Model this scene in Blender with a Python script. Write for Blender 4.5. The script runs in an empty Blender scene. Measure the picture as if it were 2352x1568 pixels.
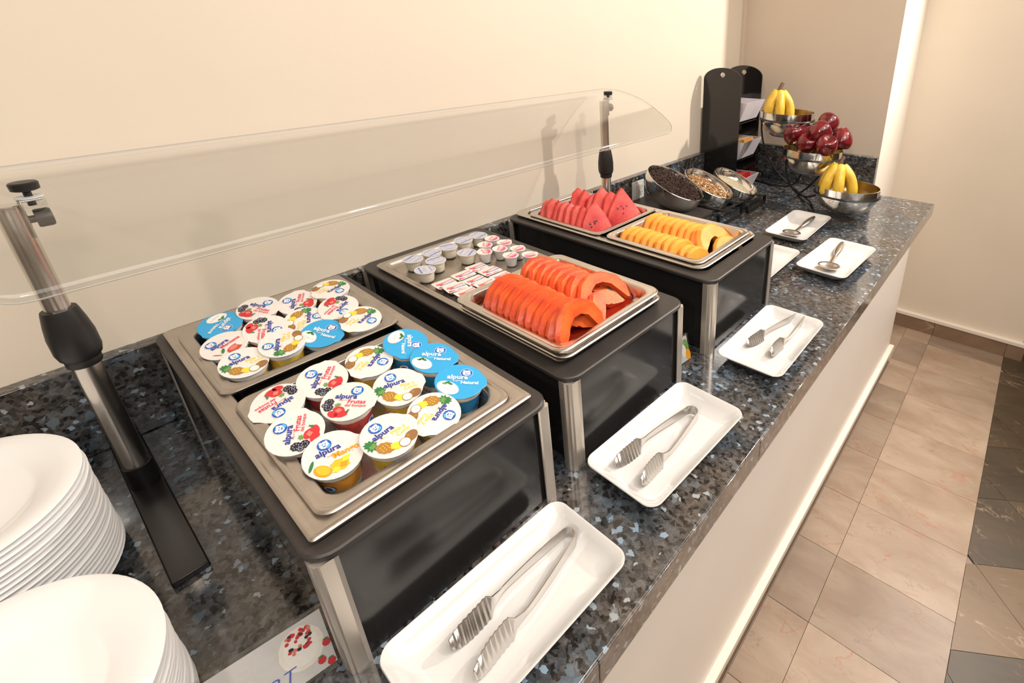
import bpy, bmesh, math, random
from mathutils import Vector, Matrix
PI = math.pi
rnd = random.Random(7)
T = 0.83                      # height of the counter top above the floor
AX, AY = 0.92, 1.10
C = bpy.context.scene.collection
sc = bpy.context.scene

# ------------------------------------------------------------------ camera
def make_camera():
    yaw, pit, rol = 0.6563, 0.391, 0.0069
    f = Vector((math.cos(pit)*math.cos(yaw), math.cos(pit)*math.sin(yaw), -math.sin(pit)))
    r = Vector((math.sin(yaw), -math.cos(yaw), 0))
    d = f.cross(r)
    r2 = math.cos(rol)*r + math.sin(rol)*d
    d2 = -math.sin(rol)*r + math.cos(rol)*d
    cam = bpy.data.cameras.new('camera'); o = bpy.data.objects.new('camera', cam); C.objects.link(o)
    M = Matrix((r2, -d2, -f)).transposed().to_4x4()
    M.translation = Vector((0.1621, -1.2235, 0.6891 + T))
    o.matrix_world = M
    cam.sensor_width = 36; cam.lens = 1165.43/2352*36
    cam.shift_x = (1176-1473.28)/2352; cam.shift_y = (554.51-784)/2352
    cam.clip_start = 0.02
    sc.camera = o
make_camera()

# ------------------------------------------------------------------ light
sc.view_settings.view_transform = 'Standard'; sc.view_settings.look = 'None'
sc.view_settings.gamma = 1; sc.view_settings.use_curve_mapping = False
sc.view_settings.exposure = -0.06
w = bpy.data.worlds.new('world'); sc.world = w; w.use_nodes = True
w.node_tree.nodes['Background'].inputs[0].default_value = (1, .86, .72, 1)
w.node_tree.nodes['Background'].inputs[1].default_value = 0.3
try:
    sc.cycles.use_denoising = True
    sc.cycles.caustics_reflective = False; sc.cycles.caustics_refractive = False
    sc.cycles.max_bounces = 10; sc.cycles.sample_clamp_indirect = 4
except Exception: pass

WARM = (1.0, .905, .81)
def lamp(name, kind, loc, energy, col=WARM, size=.05, aim=None, cone=None, blend=.5, sizey=None):
    l = bpy.data.lights.new(name, kind); l.energy = energy; l.color = col
    if kind == 'AREA':
        l.size = size
        if sizey: l.shape = 'RECTANGLE'; l.size_y = sizey
    else: l.shadow_soft_size = size
    if kind == 'SPOT': l.spot_size = math.radians(cone); l.spot_blend = blend
    o = bpy.data.objects.new(name, l); C.objects.link(o)
    o.location = (loc[0], loc[1], loc[2]+T)
    if aim:
        d = Vector((aim[0]-loc[0], aim[1]-loc[1], aim[2]-loc[2])); o.rotation_euler = d.to_track_quat('-Z', 'Y').to_euler()
    return o
lamp('downlight_far', 'SPOT', (2.78, -1.50, 1.32), 132, size=.032, aim=(1.0, -.2, .1), cone=120, blend=.6)
lamp('camera_flash', 'POINT', (0.02, -1.20, 0.98), 6.5, col=(1, .91, .81), size=.05)  # flash beside the camera, inferred from shadows on the back wall
lamp('downlight_left', 'SPOT', (-1.3, -1.55, 1.55), 48, size=.05, aim=(.9, -.2, .2), cone=110, blend=.6)
lamp('downlight_mid', 'SPOT', (1.25, -1.75, 1.6), 48, size=.05, aim=(1.5, -.2, .35), cone=110, blend=.8)
lamp('ceiling_fill', 'AREA', (1.0, -2.1, 1.66), 68, col=(1, .93, .86), size=3.6, sizey=2.0, aim=(1.0, -2.1, 0))  # added soft fill for overall brightness, not a real fitting

# ------------------------------------------------------------------ materials
def mat(name, col=(.8, .8, .8), rough=.5, metal=0, spec=.5, coat=0, sss=0, bump=0, bscale=60, var=0, vscale=8, col2=None, alpha=None):
    m = bpy.data.materials.new(name); m.use_nodes = True
    nt = m.node_tree; b = nt.nodes['Principled BSDF']
    b.inputs['Base Color'].default_value = (*col, 1); b.inputs['Roughness'].default_value = rough
    b.inputs['Metallic'].default_value = metal; b.inputs['Specular IOR Level'].default_value = spec
    b.inputs['Coat Weight'].default_value = coat; b.inputs['Coat Roughness'].default_value = .05
    if sss:
        b.inputs['Subsurface Weight'].default_value = sss; b.inputs['Subsurface Radius'].default_value = (.012, .005, .003)
    tc = nt.nodes.new('ShaderNodeTexCoord')
    n = nt.nodes.new('ShaderNodeTexNoise'); n.inputs['Scale'].default_value = vscale; n.inputs['Detail'].default_value = 5
    nt.links.new(tc.outputs['Object'], n.inputs['Vector'])
    mx = nt.nodes.new('ShaderNodeMix'); mx.data_type = 'RGBA'
    c2 = col2 or tuple(max(0, c*(1-var*1.5)) for c in col)
    mx.inputs[6].default_value = (*col, 1); mx.inputs[7].default_value = (*c2, 1)
    mr = nt.nodes.new('ShaderNodeMapRange'); mr.inputs[1].default_value = .35; mr.inputs[2].default_value = .65
    mr.inputs[4].default_value = 1 if (col2 or var) else 0.05
    nt.links.new(n.outputs['Fac'], mr.inputs[0]); nt.links.new(mr.outputs[0], mx.inputs[0])
    nt.links.new(mx.outputs[2], b.inputs['Base Color'])
    if bump:
        n2 = nt.nodes.new('ShaderNodeTexNoise'); n2.inputs['Scale'].default_value = bscale; n2.inputs['Detail'].default_value = 3
        nt.links.new(tc.outputs['Object'], n2.inputs['Vector'])
        bp = nt.nodes.new('ShaderNodeBump'); bp.inputs['Strength'].default_value = bump; bp.inputs['Distance'].default_value = .001
        nt.links.new(n2.outputs['Fac'], bp.inputs['Height']); nt.links.new(bp.outputs[0], b.inputs['Normal'])
    return m

def ramp(nt, stops, interp='LINEAR'):
    r = nt.nodes.new('ShaderNodeValToRGB'); r.color_ramp.interpolation = interp
    e = r.color_ramp.elements
    e[0].position, e[0].color = stops[0][0], (*stops[0][1], 1)
    e[1].position, e[1].color = stops[-1][0], (*stops[-1][1], 1)
    for p, c in stops[1:-1]:
        x = e.new(p); x.color = (*c, 1)
    return r

def granite(name, light=1.0, brown=0.03):
    m = bpy.data.materials.new(name); m.use_nodes = True
    nt = m.node_tree; b = nt.nodes['Principled BSDF']; L = nt.links.new
    g = nt.nodes.new('ShaderNodeNewGeometry')
    n = nt.nodes.new('ShaderNodeTexNoise'); n.inputs['Scale'].default_value = 110; n.inputs['Detail'].default_value = 5; n.inputs['Roughness'].default_value = .6
    L(g.outputs['Position'], n.inputs['Vector'])
    ad = nt.nodes.new('ShaderNodeVectorMath'); ad.operation = 'MULTIPLY_ADD'; ad.inputs[1].default_value = (.010,)*3
    L(n.outputs['Color'], ad.inputs[0]); L(g.outputs['Position'], ad.inputs[2])
    st = nt.nodes.new('ShaderNodeVectorMath'); st.operation = 'MULTIPLY'; st.inputs[1].default_value = (1, .8, 1)
    L(ad.outputs[0], st.inputs[0])
    k = light
    v = nt.nodes.new('ShaderNodeTexVoronoi'); v.inputs['Scale'].default_value = 125; L(st.outputs[0], v.inputs['Vector'])
    sp = nt.nodes.new('ShaderNodeSeparateColor'); L(v.outputs['Color'], sp.inputs[0])
    base = ramp(nt, [(0, (.010*k, .011*k, .013*k)), (.25, (.030*k, .031*k, .034*k)), (.5, (.072*k, .068*k, .068*k)), (.75, (.11*k, .102*k, .098*k)), (1, (.15*k, .155*k, .165*k))])
    L(sp.outputs[0], base.inputs[0])
    nf = nt.nodes.new('ShaderNodeTexNoise'); nf.inputs['Scale'].default_value = 85; nf.inputs['Detail'].default_value = 7; nf.inputs['Roughness'].default_value = .72; nf.inputs['Distortion'].default_value = .8
    L(st.outputs[0], nf.inputs['Vector'])
    fb = ramp(nt, [(.34, (.006*k, .006*k, .007*k)), (.47, (.055*k, .052*k, .052*k)), (.56, (.10*k, .094*k, .092*k)), (.70, (.22*k, .22*k, .225*k))]); L(nf.outputs['Fac'], fb.inputs[0])
    mb_ = nt.nodes.new('ShaderNodeMix'); mb_.data_type = 'RGBA'; mb_.inputs[0].default_value = .55; L(base.outputs[0], mb_.inputs[6]); L(fb.outputs[0], mb_.inputs[7])
    v2 = nt.nodes.new('ShaderNodeTexVoronoi'); v2.inputs['Scale'].default_value = 190; L(st.outputs[0], v2.inputs['Vector'])
    sp2 = nt.nodes.new('ShaderNodeSeparateColor'); L(v2.outputs['Color'], sp2.inputs[0])
    bk = ramp(nt, [(0, (.1, .1, .1)), (.17, (.15, .15, .15)), (.22, (1, 1, 1)), (1, (1, 1, 1))]); L(sp2.outputs[1], bk.inputs[0])
    mk_ = nt.nodes.new('ShaderNodeMix'); mk_.data_type = 'RGBA'; mk_.blend_type = 'MULTIPLY'; mk_.inputs[0].default_value = .9
    L(mb_.outputs[2], mk_.inputs[6]); L(bk.outputs[0], mk_.inputs[7])
    v3 = nt.nodes.new('ShaderNodeTexVoronoi'); v3.inputs['Scale'].default_value = 82; L(st.outputs[0], v3.inputs['Vector'])
    sp3 = nt.nodes.new('ShaderNodeSeparateColor'); L(v3.outputs['Color'], sp3.inputs[0])
    fk = ramp(nt, [(0, (0, 0, 0)), (.90, (0, 0, 0)), (.93, (.55, .55, .55)), (1, (.9, .9, .9))]); L(sp3.outputs[2], fk.inputs[0])
    m1 = nt.nodes.new('ShaderNodeMix'); m1.data_type = 'RGBA'; m1.inputs[7].default_value = (.15*k, .185*k, .215*k, 1)
    L(fk.outputs[0], m1.inputs[0]); L(mk_.outputs[2], m1.inputs[6])
    v4 = nt.nodes.new('ShaderNodeTexVoronoi'); v4.inputs['Scale'].default_value = 150; L(st.outputs[0], v4.inputs['Vector'])
    sp4 = nt.nodes.new('ShaderNodeSeparateColor'); L(v4.outputs['Color'], sp4.inputs[0])
    f4 = ramp(nt, [(0, (0, 0, 0)), (.962, (0, 0, 0)), (.972, (1, 1, 1)), (1, (1, 1, 1))]); L(sp4.outputs[0], f4.inputs[0])
    mu = nt.nodes.new('ShaderNodeMix'); mu.data_type = 'RGBA'; mu.inputs[7].default_value = (.30*k, .36*k, .41*k, 1)
    L(f4.outputs[0], mu.inputs[0]); L(m1.outputs[2], mu.inputs[6])
    # large brown / blue drift
    n3 = nt.nodes.new('ShaderNodeTexNoise'); n3.inputs['Scale'].default_value = 9; L(g.outputs['Position'], n3.inputs['Vector'])
    dr = ramp(nt, [(.36, (.70, .88, 1.04)), (.62, (1.12, 1.02, .92))]); L(n3.outputs['Fac'], dr.inputs[0])
    m2 = nt.nodes.new('ShaderNodeMix'); m2.data_type = 'RGBA'; m2.blend_type = 'MULTIPLY'; m2.inputs[0].default_value = 1
    L(mu.outputs[2], m2.inputs[6]); L(dr.outputs[0], m2.inputs[7])
    m3 = nt.nodes.new('ShaderNodeMix'); m3.data_type = 'RGBA'; m3.inputs[0].default_value = brown; m3.inputs[7].default_value = (.16, .125, .10, 1)
    L(m2.outputs[2], m3.inputs[6])
    L(m3.outputs[2], b.inputs['Base Color'])
    b.inputs['Roughness'].default_value = .12; b.inputs['Specular IOR Level'].default_value = .6
    b.inputs['Coat Weight'].default_value = .5; b.inputs['Coat Roughness'].default_value = .06
    return m

def marble(name, c1, c2, vein, scale=6, rough=.42, dark=(.2, .1, .08), varamt=.25):
    m = bpy.data.materials.new(name); m.use_nodes = True
    nt = m.node_tree; b = nt.nodes['Principled BSDF']; L = nt.links.new
    g = nt.nodes.new('ShaderNodeNewGeometry'); oi = nt.nodes.new('ShaderNodeObjectInfo')
    sh = nt.nodes.new('ShaderNodeVectorMath'); sh.operation = 'MULTIPLY_ADD'; sh.inputs[1].default_value = (37, 91, 13)
    L(oi.outputs['Random'], sh.inputs[0]); L(g.outputs['Position'], sh.inputs[2])
    st = nt.nodes.new('ShaderNodeVectorMath'); st.operation = 'MULTIPLY'; st.inputs[1].default_value = (1.6, .7, 1)
    L(sh.outputs[0], st.inputs[0])
    n = nt.nodes.new('ShaderNodeTexNoise'); n.inputs['Scale'].default_value = scale; n.inputs['Detail'].default_value = 8; n.inputs['Roughness'].default_value = .62
    n.inputs['Distortion'].default_value = .6
    L(st.outputs[0], n.inputs['Vector'])
    r = ramp(nt, [(.3, c1), (.7, c2)]); L(n.outputs['Fac'], r.inputs[0])
    # ridged veins
    def veins(sc_, wid, col, prev, off):
        a = nt.nodes.new('ShaderNodeVectorMath'); a.operation = 'ADD'; a.inputs[1].default_value = (off, off*2, 0); L(st.outputs[0], a.inputs[0])
        n2 = nt.nodes.new('ShaderNodeTexNoise'); n2.inputs['Scale'].default_value = sc_; n2.inputs['Detail'].default_value = 6; n2.inputs['Distortion'].default_value = 1.2
        L(a.outputs[0], n2.inputs['Vector'])
        s = nt.nodes.new('ShaderNodeMath'); s.operation = 'SUBTRACT'; s.inputs[1].default_value = .5; L(n2.outputs['Fac'], s.inputs[0])
        ab = nt.nodes.new('ShaderNodeMath'); ab.operation = 'ABSOLUTE'; L(s.outputs[0], ab.inputs[0])
        mr = nt.nodes.new('ShaderNodeMapRange'); mr.inputs[1].default_value = 0; mr.inputs[2].default_value = wid; mr.inputs[3].default_value = .75; mr.inputs[4].default_value = 0
        L(ab.outputs[0], mr.inputs[0])
        n4 = nt.nodes.new('ShaderNodeTexNoise'); n4.inputs['Scale'].default_value = sc_*1.3; L(a.outputs[0], n4.inputs['Vector'])
        mk = nt.nodes.new('ShaderNodeMapRange'); mk.inputs[1].default_value = .5; mk.inputs[2].default_value = .62; L(n4.outputs['Fac'], mk.inputs[0])
        ml = nt.nodes.new('ShaderNodeMath'); ml.operation = 'MULTIPLY'; L(mr.outputs[0], ml.inputs[0]); L(mk.outputs[0], ml.inputs[1])
        mx = nt.nodes.new('ShaderNodeMix'); mx.data_type = 'RGBA'; mx.inputs[7].default_value = (*col, 1)
        L(ml.outputs[0], mx.inputs[0]); L(prev, mx.inputs[6]); return mx.outputs[2]
    o1 = veins(4.5, .012, vein, r.outputs[0], 3); o2 = veins(9, .010, dark, o1, 11)
    hv = nt.nodes.new('ShaderNodeHueSaturation'); L(o2, hv.inputs['Color'])
    mr = nt.nodes.new('ShaderNodeMapRange'); mr.inputs[3].default_value = 1-varamt; mr.inputs[4].default_value = 1+varamt*.7
    L(oi.outputs['Random'], mr.inputs[0]); L(mr.outputs[0], hv.inputs['Value'])
    L(hv.outputs[0], b.inputs['Base Color']); b.inputs['Roughness'].default_value = rough
    return m

def acrylic(name, tint=(.95, .96, .96), edge=False):
    m = bpy.data.materials.new(name); m.use_nodes = True
    nt = m.node_tree; nt.nodes.remove(nt.nodes['Principled BSDF']); L = nt.links.new
    out = nt.nodes['Material Output']
    tr = nt.nodes.new('ShaderNodeBsdfTransparent'); tr.inputs[0].default_value = (*tint, 1)
    if edge:
        gl = nt.nodes.new('ShaderNodeBsdfDiffuse'); gl.inputs[0].default_value = (.9, .92, .92, 1)
        mx = nt.nodes.new('ShaderNodeMixShader'); mx.inputs[0].default_value = .55
    else:
        gl = nt.nodes.new('ShaderNodeBsdfGlossy'); gl.inputs['Roughness'].default_value = .04; gl.inputs[0].default_value = (1, 1, 1, 1)
        lw = nt.nodes.new('ShaderNodeLayerWeight'); lw.inputs[0].default_value = .5
        pw = nt.nodes.new('ShaderNodeMath'); pw.operation = 'POWER'; pw.inputs[1].default_value = 4.0; L(lw.outputs['Facing'], pw.inputs[0])
        fr = nt.nodes.new('ShaderNodeMath'); fr.operation = 'MULTIPLY_ADD'; fr.inputs[1].default_value = .55; fr.inputs[2].default_value = .06; L(pw.outputs[0], fr.inputs[0])
        mx = nt.nodes.new('ShaderNodeMixShader'); L(fr.outputs[0], mx.inputs[0])
    L(tr.outputs[0], mx.inputs[1]); L(gl.outputs[0], mx.inputs[2]); L(mx.outputs[0], out.inputs[0])
    return m

M = {}
M['wall'] = mat('cream_wall', (.75, .66, .545), .55, bump=.15, bscale=350, var=.02, vscale=3, spec=.4)
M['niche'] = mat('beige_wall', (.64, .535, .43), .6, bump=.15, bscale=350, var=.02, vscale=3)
M['white_paint'] = mat('white_paint', (.80, .73, .64), .5, bump=.1, bscale=300, spec=.4)
M['ceiling'] = mat('ceiling_paint', (.85, .8, .72), .8, bump=.1)
M['cabinet'] = mat('cabinet_paint', (.90, .83, .76), .45, bump=.08, bscale=250, var=.02, vscale=3)
M['granite'] = granite('blue_pearl_granite')
M['granite_edge'] = granite('granite_edge', 1.6, .45)
M['beige_tile'] = marble('beige_marble', (.27, .185, .125), (.41, .315, .235), (.36, .15, .09), 5, .42, dark=(.24, .15, .10))
M['brown_tile'] = marble('brown_marble', (.050, .034, .018), (.092, .063, .035), (.34, .25, .17), 5, .45, dark=(.22, .11, .06))
M['amber_tile'] = marble('amber_marble', (.155, .095, .045), (.21, .135, .07), (.42, .3, .2), 5, dark=(.1, .05, .03))
M['skirt'] = marble('skirting_marble', (.19, .12, .075), (.27, .18, .12), (.5, .38, .28), 6, dark=(.2, .09, .06))
M['grout'] = mat('grout', (.30, .235, .18), .8)
M['steel'] = mat('stainless_steel', (.72, .68, .63), .24, 1, bump=.05, bscale=500, var=.05, vscale=20)
M['steel_dull'] = mat('worn_steel', (.60, .555, .51), .34, 1, bump=.1, bscale=300, var=.12, vscale=14)
M['steel_shine'] = mat('polished_steel', (.56, .54, .51), .13, 1, var=.02)
M['board'] = mat('black_board', (.040, .034, .031), .42, spec=.5, bump=.25, bscale=900, var=.1, vscale=30)
M['panel'] = mat('black_panel', (.020, .019, .019), .16, spec=.55, var=.1, vscale=5)
M['alu'] = mat('aluminium', (.66, .60, .53), .38, .75, bump=.04, bscale=400)
M['black'] = mat('black_plastic', (.012, .011, .011), .42, var=.1)
M['black_metal'] = mat('black_metal', (.014, .013, .013), .32, spec=.5, var=.1)
M['black_gloss'] = mat('black_acrylic', (.010, .009, .009), .10, spec=.6)
M['porcelain'] = mat('white_porcelain', (.72, .705, .685), .12, coat=.6, var=.01)
M['plate'] = mat('plate_porcelain', (.86, .86, .86), .16, coat=.5, var=.01)
M['acrylic'] = acrylic('clear_acrylic'); M['acrylic_edge'] = acrylic('acrylic_edge', edge=True)
M['cup_white'] = mat('white_cup_plastic', (.85, .80, .74), .35, sss=.05, var=.02)
M['foil_white'] = mat('white_foil', (.80, .765, .73), .38, bump=.35, bscale=90, var=.02)
M['foil_blue'] = mat('blue_foil', (.03, .38, .74), .35, bump=.3, bscale=90, var=.02)
def flat(n, c, r=.45): M[n] = mat(n, c, r, var=.03, vscale=200)
for n, c in dict(navy=(.03, .045, .30), logo_blue=(.02, .12, .50), sky=(.10, .50, .82), ink_white=(.9, .88, .85), ink_yellow=(.90, .68, .05), ink_red=(.72, .03, .07),
                 ink_orange=(.90, .36, .02), berry_red=(.62, .035, .045), berry_light=(.72, .22, .16), black_berry=(.022, .018, .03), leaf=(.03, .20, .06), leaf_light=(.16, .32, .08),
                 pine=(.42, .20, .04), coco=(.30, .15, .06), coco_white=(.90, .86, .80), mango=(.90, .50, .03), mango_dark=(.75, .33, .02), apple_print=(.62, .06, .05), pink=(.82, .10, .22),
                 pink_light=(.88, .42, .48), grey_ink=(.42, .46, .60), silver=(.60, .61, .68), card=(.80, .76, .74), cream_print=(.86, .80, .72), violet_ink=(.09, .13, .50)).items(): flat(n, c)
M['band_yellow'] = mat('band_yellow', (.86, .56, .04), .35, var=.15, vscale=60)
M['band_red'] = mat('band_red', (.62, .06, .04), .35, col2=(.18, .02, .05), vscale=70)
M['band_blue'] = mat('band_blue', (.02, .28, .62), .35, var=.1, vscale=60)
M['band_orange'] = mat('band_orange', (.90, .36, .03), .35, var=.12, vscale=60)
M['cream'] = mat('cream_cheese_cup', (.87, .78, .62), .4, sss=.1)
M['papaya'] = mat('papaya_flesh', (.72, .088, .018), .36, sss=.06, spec=.4, bump=.6, bscale=420, col2=(.84, .17, .035), vscale=26)
M['papaya_rim'] = mat('papaya_peeled_edge', (.80, .13, .02), .34, sss=.08, col2=(.66, .045, .012), vscale=34, bump=.3, bscale=200)
M['melon'] = mat('cantaloupe_flesh', (.92, .40, .06), .38, sss=.08, bump=.35, bscale=380, col2=(.88, .30, .03), vscale=22)
M['water'] = mat('watermelon_flesh', (.62, .040, .042), .42, sss=.05, spec=.35, bump=.6, bscale=260, col2=(.76, .11, .085), vscale=26)
M['seed'] = mat('melon_seed', (.03, .012, .008), .35)
M['banana'] = mat('banana_skin', (.80, .54, .06), .42, sss=.05, col2=(.62, .36, .03), vscale=30)
M['banana_tip'] = mat('banana_stem', (.14, .08, .035), .7, var=.3)
M['apple'] = mat('red_apple_skin', (.085, .003, .008), .16, coat=.4, col2=(.19, .010, .014), vscale=22)
M['stalk'] = mat('stalk', (.10, .06, .03), .7)
M['tong_steel'] = mat('tong_steel', (.66, .63, .60), .27, 1, var=.02)
M['bowl_steel'] = mat('bowl_steel', (.80, .77, .73), .12, 1, var=.02)
M['gold_in'] = mat('bowl_inside', (.62, .46, .22), .25, 1, var=.1, vscale=12)
M['bin'] = mat('grey_white_bin', (.60, .56, .60), .4, var=.02)
M['raisin'] = mat('raisin', (.035, .014, .011), .32, var=.4, vscale=120)
M['granola'] = mat('granola', (.24, .095, .028), .6, col2=(.46, .26, .10), vscale=160)
M['coconut'] = mat('shredded_coconut', (.88, .80, .60), .6, var=.05)
M['outlet'] = mat('outlet_plastic', (.90, .88, .84), .35)
M['slot'] = mat('outlet_slot', (.03, .03, .03), .6)
M['syrup'] = mat('fruit_juice', (.32, .02, .008), .08, coat=.5)

# ------------------------------------------------------------------ mesh builder
class MB:
    def __init__(s): s.v = []; s.f = []; s.m = []; s.mi = 0; s.X = Matrix.Identity(4)
    def add(s, vs, fs, mi=None):
        o = len(s.v); s.v += [tuple(s.X @ Vector(v)) for v in vs]
        for f in fs: s.f.append([i+o for i in f]); s.m.append(s.mi if mi is None else mi)
    def box(s, x0, x1, y0, y1, z0, z1, mi=None):
        s.add([(x0, y0, z0), (x1, y0, z0), (x1, y1, z0), (x0, y1, z0), (x0, y0, z1), (x1, y0, z1), (x1, y1, z1), (x0, y1, z1)],
              [(0, 3, 2, 1), (4, 5, 6, 7), (0, 1, 5, 4), (1, 2, 6, 5), (2, 3, 7, 6), (3, 0, 4, 7)], mi)
    def rings(s, R, close0=True, close1=True, mi=None, mis=None, loop=False):
        n = len(R[0]); vs = [p for r in R for p in r]; o = len(s.v)
        s.v += [tuple(s.X @ Vector(v)) for v in vs]
        K = len(R)
        for k in range(K if loop else K-1):
            k2 = (k+1) % K
            for i in range(n):
                j = (i+1) % n
                s.f.append([o+k*n+i, o+k*n+j, o+k2*n+j, o+k2*n+i]); s.m.append(mis[k] if mis else (s.mi if mi is None else mi))
        if close0: s.f.append([o+i for i in range(n)][::-1]); s.m.append(mis[0] if mis else (s.mi if mi is None else mi))
        if close1: s.f.append([o+(K-1)*n+i for i in range(n)]); s.m.append(mis[-1] if mis else (s.mi if mi is None else mi))
    def lathe(s, prof, n=32, close0=True, close1=True, mi=None, mis=None, cx=0, cy=0):
        s.rings([[(cx+r*math.cos(2*PI*i/n), cy+r*math.sin(2*PI*i/n), z) for i in range(n)] for r, z in prof], close0, close1, mi, mis)
    def tube(s, pts, r, n=8, mi=None, caps=True):
        pts = [Vector(p) for p in pts]; R = []; up = None
        for k, p in enumerate(pts):
            t = (pts[min(k+1, len(pts)-1)]-pts[max(k-1, 0)]).normalized()
            if up is None: up = Vector((0, 0, 1)) if abs(t.z) < .9 else Vector((1, 0, 0))
            a = t.cross(up).normalized(); b = t.cross(a).normalized(); up = -b if False else a.cross(t).normalized()
            rr = r[k] if isinstance(r, (list, tuple)) else r
            R.append([tuple(p + rr*(math.cos(2*PI*i/n)*a + math.sin(2*PI*i/n)*up)) for i in range(n)])
        s.rings(R, caps, caps, mi)
    def poly(s, pts, z0, z1, mi=None):
        n = len(pts); s.rings([[(x, y, z0) for x, y in pts], [(x, y, z1) for x, y in pts]], mi=mi)
    def face(s, pts, mi=None): s.add(pts, [list(range(len(pts)))], mi)
    def ellipsoid(s, c, r, n=10, k=6, mi=None, rot=0):
        R = []
        for j in range(k+1):
            a = -PI/2 + PI*j/k; rr = max(math.cos(a), .03)
            ring = []
            for i in range(n):
                x = r[0]*rr*math.cos(2*PI*i/n); y = r[1]*rr*math.sin(2*PI*i/n)
                ring.append((c[0]+x*math.cos(rot)-y*math.sin(rot), c[1]+x*math.sin(rot)+y*math.cos(rot), c[2]+r[2]*math.sin(a)))
            R.append(ring)
        s.rings(R, mi=mi)
    def mesh(s, name, mats, smooth=True, ang=35):
        me = bpy.data.meshes.new(name); me.from_pydata(s.v, [], s.f)
        for m in (mats if isinstance(mats, (list, tuple)) else [mats]): me.materials.append(M[m] if isinstance(m, str) else m)
        me.polygons.foreach_set('material_index', s.m)
        bm = bmesh.new(); bm.from_mesh(me); bmesh.ops.recalc_face_normals(bm, faces=bm.faces); bm.to_mesh(me); bm.free()
        if smooth:
            me.polygons.foreach_set('use_smooth', [True]*len(me.polygons))
            me.set_sharp_from_angle(angle=math.radians(ang))
        return me
    def build(s, name, mats, parent=None, smooth=True, ang=35, bevel=0, loc=None):
        o = bpy.data.objects.new(name, s.mesh(name, mats, smooth, ang)); C.objects.link(o)
        if parent: o.parent = parent
        if loc: o.location = loc
        if bevel:
            b = o.modifiers.new('bevel', 'BEVEL'); b.width = bevel; b.segments = 2; b.limit_method = 'ANGLE'; b.harden_normals = False
        return o

def rr(hx, hy, r, z, cx=0, cy=0, n=5):
    r = min(r, hx, hy); out = []
    for q, (sx, sy) in enumerate(((1, 1), (-1, 1), (-1, -1), (1, -1))):
        for k in range(n+1):
            a = (q + k/n)*PI/2
            out.append((cx+sx*(hx-r)+r*math.cos(a), cy+sy*(hy-r)+r*math.sin(a), z))
    return out

def tag(o, label, cat, group=None, kind=None):
    o['label'] = label; o['category'] = cat
    if group: o['group'] = group
    if kind: o['kind'] = kind
    return o
def thing(name, label, cat, loc=(0, 0, 0), rz=0, group=None, aniso=False):
    o = bpy.data.objects.new(name, None); C.objects.link(o); o.empty_display_size = .02
    o.location = (loc[0], loc[1], loc[2]+T); o.rotation_euler = (0, 0, rz)
    if aniso: o.scale = (AX, AY, 1)
    return tag(o, label, cat, group)
def struct(o): o['kind'] = 'structure'; return o
def link(name, me, parent=None, rz=0, loc=None):
    o = bpy.data.objects.new(name, me); C.objects.link(o)
    if parent: o.parent = parent
    if rz: o.rotation_euler = (0, 0, rz)
    if loc: o.location = loc
    return o
ORD = ['first', 'second', 'third', 'fourth', 'fifth', 'sixth', 'seventh', 'eighth', 'ninth', 'tenth', 'eleventh', 'twelfth', 'thirteenth', 'fourteenth', 'fifteenth', 'sixteenth', 'seventeenth', 'eighteenth', 'nineteenth', 'twentieth', 'twenty-first', 'twenty-second']

_tc = {}
def text_geo(body, size=1, bold=0.0, shear=0):
    key = (body, bold, shear)
    if key not in _tc:
        c = bpy.data.curves.new('t', 'FONT'); c.body = body; c.size = 1; c.offset = bold; c.shear = shear; c.resolution_u = 2
        c.align_x = 'CENTER'; c.align_y = 'CENTER'
        o = bpy.data.objects.new('t', c); C.objects.link(o)
        me = bpy.data.meshes.new_from_object(o.evaluated_get(bpy.context.evaluated_depsgraph_get()))
        _tc[key] = ([v.co[:] for v in me.vertices], [list(p.vertices) for p in me.polygons])
        bpy.data.objects.remove(o); bpy.data.curves.remove(c); bpy.data.meshes.remove(me)
    v, f = _tc[key]
    return [(x*size, y*size, 0) for x, y, z in v], f
def text(mb, body, cx, cy, z, size, mi, rot=0, bold=0., shear=0, fn=None, sx=1):
    v, f = text_geo(body, size, bold, shear); c, s = math.cos(rot), math.sin(rot)
    pts = [(cx+x*sx*c-y*s, cy+x*sx*s+y*c, z) for x, y, _ in v]
    if fn: pts = [fn(*p) for p in pts]
    mb.add(pts, f, mi)
def disc(mb, cx, cy, z, rx, ry, mi, rot=0, n=16, jag=0, fn=None, a0=0, a1=2*PI):
    pts = []
    for i in range(n):
        a = a0+(a1-a0)*i/(n if a1-a0 > 6.2 else n-1); k = 1 + (jag if i % 2 else -jag)
        x, y = rx*k*math.cos(a), ry*k*math.sin(a)
        p = (cx+x*math.cos(rot)-y*math.sin(rot), cy+x*math.sin(rot)+y*math.cos(rot), z)
        pts.append(fn(*p) if fn else p)
    mb.add(pts, [list(range(len(pts)))], mi)

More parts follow.
